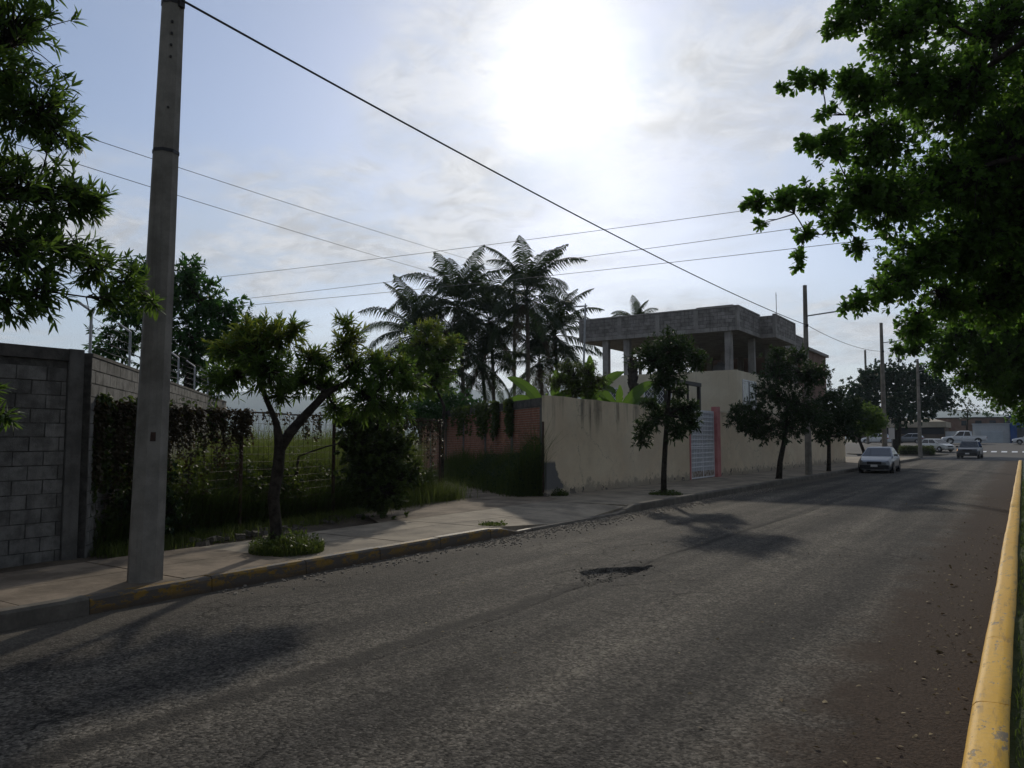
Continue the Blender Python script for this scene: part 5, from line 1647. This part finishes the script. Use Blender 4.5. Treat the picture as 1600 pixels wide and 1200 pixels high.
            ar = MB().add([(xw + wr * 1.16 * math.cos(2 * math.pi * k / 18), sd * (W + .004), max(zb, wr + wr * 1.16 * math.sin(2 * math.pi * k / 18))) for k in range(18)], [tuple(range(18))])
            ar.build('wheel_arch', 'black_plastic_or_shade', c)
    if kind == 'pickup':
        MB().box((-1.8, 0, 1.065), (1.5, 1.5, .012)).build('bed_floor', 'black_plastic_or_shade', c)
        for sd in (-1, 1):
            MB().box((-1.82, sd * .86, 1.1), (1.6, .09, .09)).build('bed_rail', paint, c)
        MB().box((-2.63, 0, .92), (.06, 1.6, .36)).build('tailgate', paint, c)
    if kind == 'suv':
        for sd in (-1, 1):
            MB().tube([(xb + .1, sd * .55, roof + .01), (xb + .3, sd * .55, roof + .05), (xc - .3, sd * .55, roof + .05), (xc - .1, sd * .55, roof + .01)], .02, 5).build('roof_rail', 'chrome', c)
    return c


YAWD = R(-90)          # heading towards the camera
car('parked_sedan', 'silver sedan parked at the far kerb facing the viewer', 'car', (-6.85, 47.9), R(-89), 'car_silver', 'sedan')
car('dark_suv', 'dark grey sport utility car driving towards us with one lamp glowing', 'car', (-4.35, 85.8), R(-93), 'car_grey', 'suv', True)
car('pale_sedan', 'pale sedan turning out from behind the corner pole', 'car', (-8.6, 104.0), R(-42), 'car_pearl', 'hatch')
car('white_pickup', 'white double cab pickup crossing in front of the shops', 'car', (-6.9, 121.8), R(-172), 'car_white', 'pickup')
car('white_sedan', 'white sedan cut off by the right edge of the picture', 'car', (0.9, 120.9), R(180), 'car_white', 'sedan')
car('white_hatchback', 'white hatchback half hidden behind the tall bare pole', 'car', (-18.6, 127.0), R(170), 'car_white', 'hatch')
car('silver_hatchback', 'silver hatchback behind the trunk of the big shade tree', 'car', (-14.4, 129.5), R(175), 'car_silver', 'hatch')

# ------------------------------------------------------------------ far side of the crossroad
zs = 1.15
org = Vector((-16, 150.0, zs - 0.05))
b = thing('beige_shop', 'low shop with beige fascia and dark shaded front beyond the crossroad', 'building', org)
MB().box2((-26, 150.5, zs - .3), (-11.2, 160, zs + 2.6)).build('wall', 'brown_front', b, org)
MB().box2((-26.4, 149.2, zs + 2.65), (-10.9, 160.2, zs + 3.6)).build('fascia', 'beige_roof', b, org)
MB().box2((-26.1, 150.3, zs + 1.5), (-11.3, 150.49, zs + 2.62)).build('window_or_shade_band', 'dark_shade', b, org)  # near-black sheet painted in as the shade under the overhanging fascia
MB().add([(-26.4, 149.2, zs + 3.61), (-10.9, 149.2, zs + 3.61), (-10.9, 160.2, zs + 3.61), (-26.4, 160.2, zs + 3.61), (-23, 154, zs + 4.4), (-14, 154, zs + 4.4)], [(0, 1, 5, 4), (1, 2, 5), (2, 3, 4, 5), (3, 0, 4)]).build('roof', 'beige_roof', b, org)
org = Vector((-5, 152, zs - .05))
b = thing('grey_shop', 'pale grey shop with a wide roller shutter behind the pickup', 'building', org)
MB().box2((-7.2, 152, zs - .3), (-1.9, 162, zs + 3.1)).build('wall', 'shop_grey', b, org)
sh = MB().box2((-6.0, 151.9, zs - .1), (-2.9, 151.99, zs + 1.95)).build('roller_shutter', 'shutter_grey', b, org)
for k in range(9):
    MB().box2((-5.98, 151.86, zs + .05 + .21 * k), (-2.92, 151.897, zs + .2 + .21 * k)).build('slat', 'shutter_grey', sh, org)
MB().box2((-7.3, 151.9, zs + 3.1), (-1.8, 162, zs + 3.25)).build('coping', 'shop_grey', b, org)
org = Vector((-10, 151, zs - .05))
b = thing('white_wall', 'low white yard wall left of the roller shutter', 'wall', org)
MB().box2((-12.6, 151.2, zs - .3), (-7.25, 151.45, zs + 1.9)).build('wall_panel', 'shop_white', b, org)
MB().box2((-12.65, 151.15, zs + 1.9), (-7.22, 151.5, zs + 1.98)).build('coping', 'shop_grey', b, org)
org = Vector((-6, 164, zs - .05))
b = thing('brown_building', 'long brown brick building rising behind the shops', 'building', org)
MB().box2((-13.5, 164, zs - .3), (2, 176, zs + 4.4)).build('wall', 'brown_brick_far', b, org)
MB().box2((-13.7, 163.8, zs + 4.4), (2.2, 176, zs + 4.62)).build('parapet', 'coping_dark', b, org)
for k in range(5):
    MB().box2((-9.5 + k * 2.2, 163.93, zs + 3.1), (-8.5 + k * 2.2, 163.995, zs + 4.0)).build('window', 'glass_house', b, org)
org = Vector((3, 151.5, zs - .05))
b = thing('blue_shop', 'deep blue shop front at the right edge beyond the crossroad', 'building', org)
MB().box2((-1.85, 151.5, zs - .3), (12, 161, zs + 4.3)).build('wall', 'shop_blue', b, org)
MB().box2((-1.95, 151.4, zs + 4.3), (12.1, 161.1, zs + 4.5)).build('coping', 'shop_blue', b, org)
MB().box2((-0.9, 151.4, zs), (3.0, 151.49, zs + 2.4)).build('window_or_shade_band', 'glass_house', b, org)

isl = []
for k in range(28):
    a = 2 * math.pi * k / 28
    isl.append((-12.2 + 5.2 * math.cos(a), 97.5 + 3.6 * math.sin(a)))
tag(MB().prism(isl, -0.1, 0.16).build('traffic_island', 'kerb_concrete'), 'raised island carrying the shade tree and hedge', kind='structure')
n = 5200
hx, hy, hz = rng.uniform(-11.6, -8.2, n), rng.uniform(94.6, 96.6, n), rng.uniform(0.15, 1.05, n)
hd = thing('hedge', 'low clipped hedge under the big shade tree', 'hedge', (-10, 95.6, 0.15))
tag(link('foliage', leaves('foliage', np.stack([hx + 10, hy - 95.6, hz - .15], 1), rng.normal(0, 1, (n, 3)), rng.uniform(.1, .2, n), rng.uniform(.06, .1, n), 'broad', 'leaf_vine'), hd), kind='stuff')
MB().box((0, 0, 0.2), (3.0, 1.6, 0.42)).build('stems', 'bark_grey', hd)
sg = thing('street_sign', 'blank back of a white street sign beside the tall bare pole', 'sign', (-8.55, 66.2, 0.17))
MB().tube([(0, 0, 0), (0, 0, 2.6)], 0.03, 6).build('post', 'galvanised', sg)
MB().box((0, -0.04, 2.1), (0.42, 0.02, 0.85)).build('panel', 'sign_white', sg)

# ------------------------------------------------------------------ small litter
gr = MB()
for i in range(2400):
    y = rnd.uniform(6, 30)
    if rnd.random() < 0.6:
        y = rnd.uniform(11, 22)
    x = kx(y) + 0.03 + abs(rnd.gauss(0, 0.33))
    s_ = rnd.uniform(0.008, 0.028) * (1.3 if rnd.random() < .1 else 1)
    gr.box((x, y, float(road_z(np.array([x]), np.array([y]))[0]) + s_ * 0.3), (s_ * rnd.uniform(.8, 1.6), s_, s_ * .7), rnd.uniform(0, 3.1), rnd.uniform(-.3, .3), rnd.uniform(-.3, .3))
tag(gr.build('gutter_gravel', 'gravel'), 'loose gravel strewn along the far gutter', kind='stuff')
n = 620
y = np.concatenate([rng.uniform(4.5, 18, 460), rng.uniform(3, 30, 160)])
x = np.where(rng.uniform(0, 1, n) < 0.72, -0.42 - np.abs(rng.normal(0, 0.42, n)), rng.uniform(-8, -0.5, n))
z = road_z(x, y) + 0.012
A = rng.normal(0, 1, (n, 3)) * np.array([1, 1, .25])
L_ = rng.uniform(0.015, 0.05, n) * np.where(rng.uniform(0, 1, n) < 0.06, 1.6, 1.0)
tag(link('leaf_litter', leaves('leaf_litter', np.stack([x, y, z], 1), A, L_, L_ * .5, 'broad', 'dead_leaf')), 'dry fallen leaves scattered along the soil by the yellow kerb', kind='stuff')
st = MB()
for i in range(60):
    t = rnd.uniform(0.6, 6.5)
    q = F0 + FD * t + Vector((rnd.uniform(0.3, 0.95), 0.1))
    s_ = rnd.uniform(0.03, 0.12)
    st.box((q.x, q.y, 0.16 + s_ * .3), (s_ * 1.5, s_, s_ * .7), rnd.uniform(0, 3), rnd.uniform(-.3, .3), rnd.uniform(-.3, .3))
tag(st.build('rubble', 'gravel_dark'), 'broken stones and clods at the foot of the mesh fence', kind='stuff')

# ------------------------------------------------------------------ air between here and the hills
m, nt, out = new_mat('haze_air')
vol = nt.nodes.new('ShaderNodeVolumePrincipled')
vol.inputs['Color'].default_value = (0.72, 0.86, 1.0, 1)
vol.inputs['Density'].default_value = 0.00017
vol.inputs['Anisotropy'].default_value = 0.4
nt.links.new(vol.outputs[0], out.inputs['Volume'])
hz = MB().box2((-4300, -900, -5), (4300, 4300, 275)).build('haze', 'haze_air')
tag(hz, 'thin bluish haze filling the air', kind='stuff')
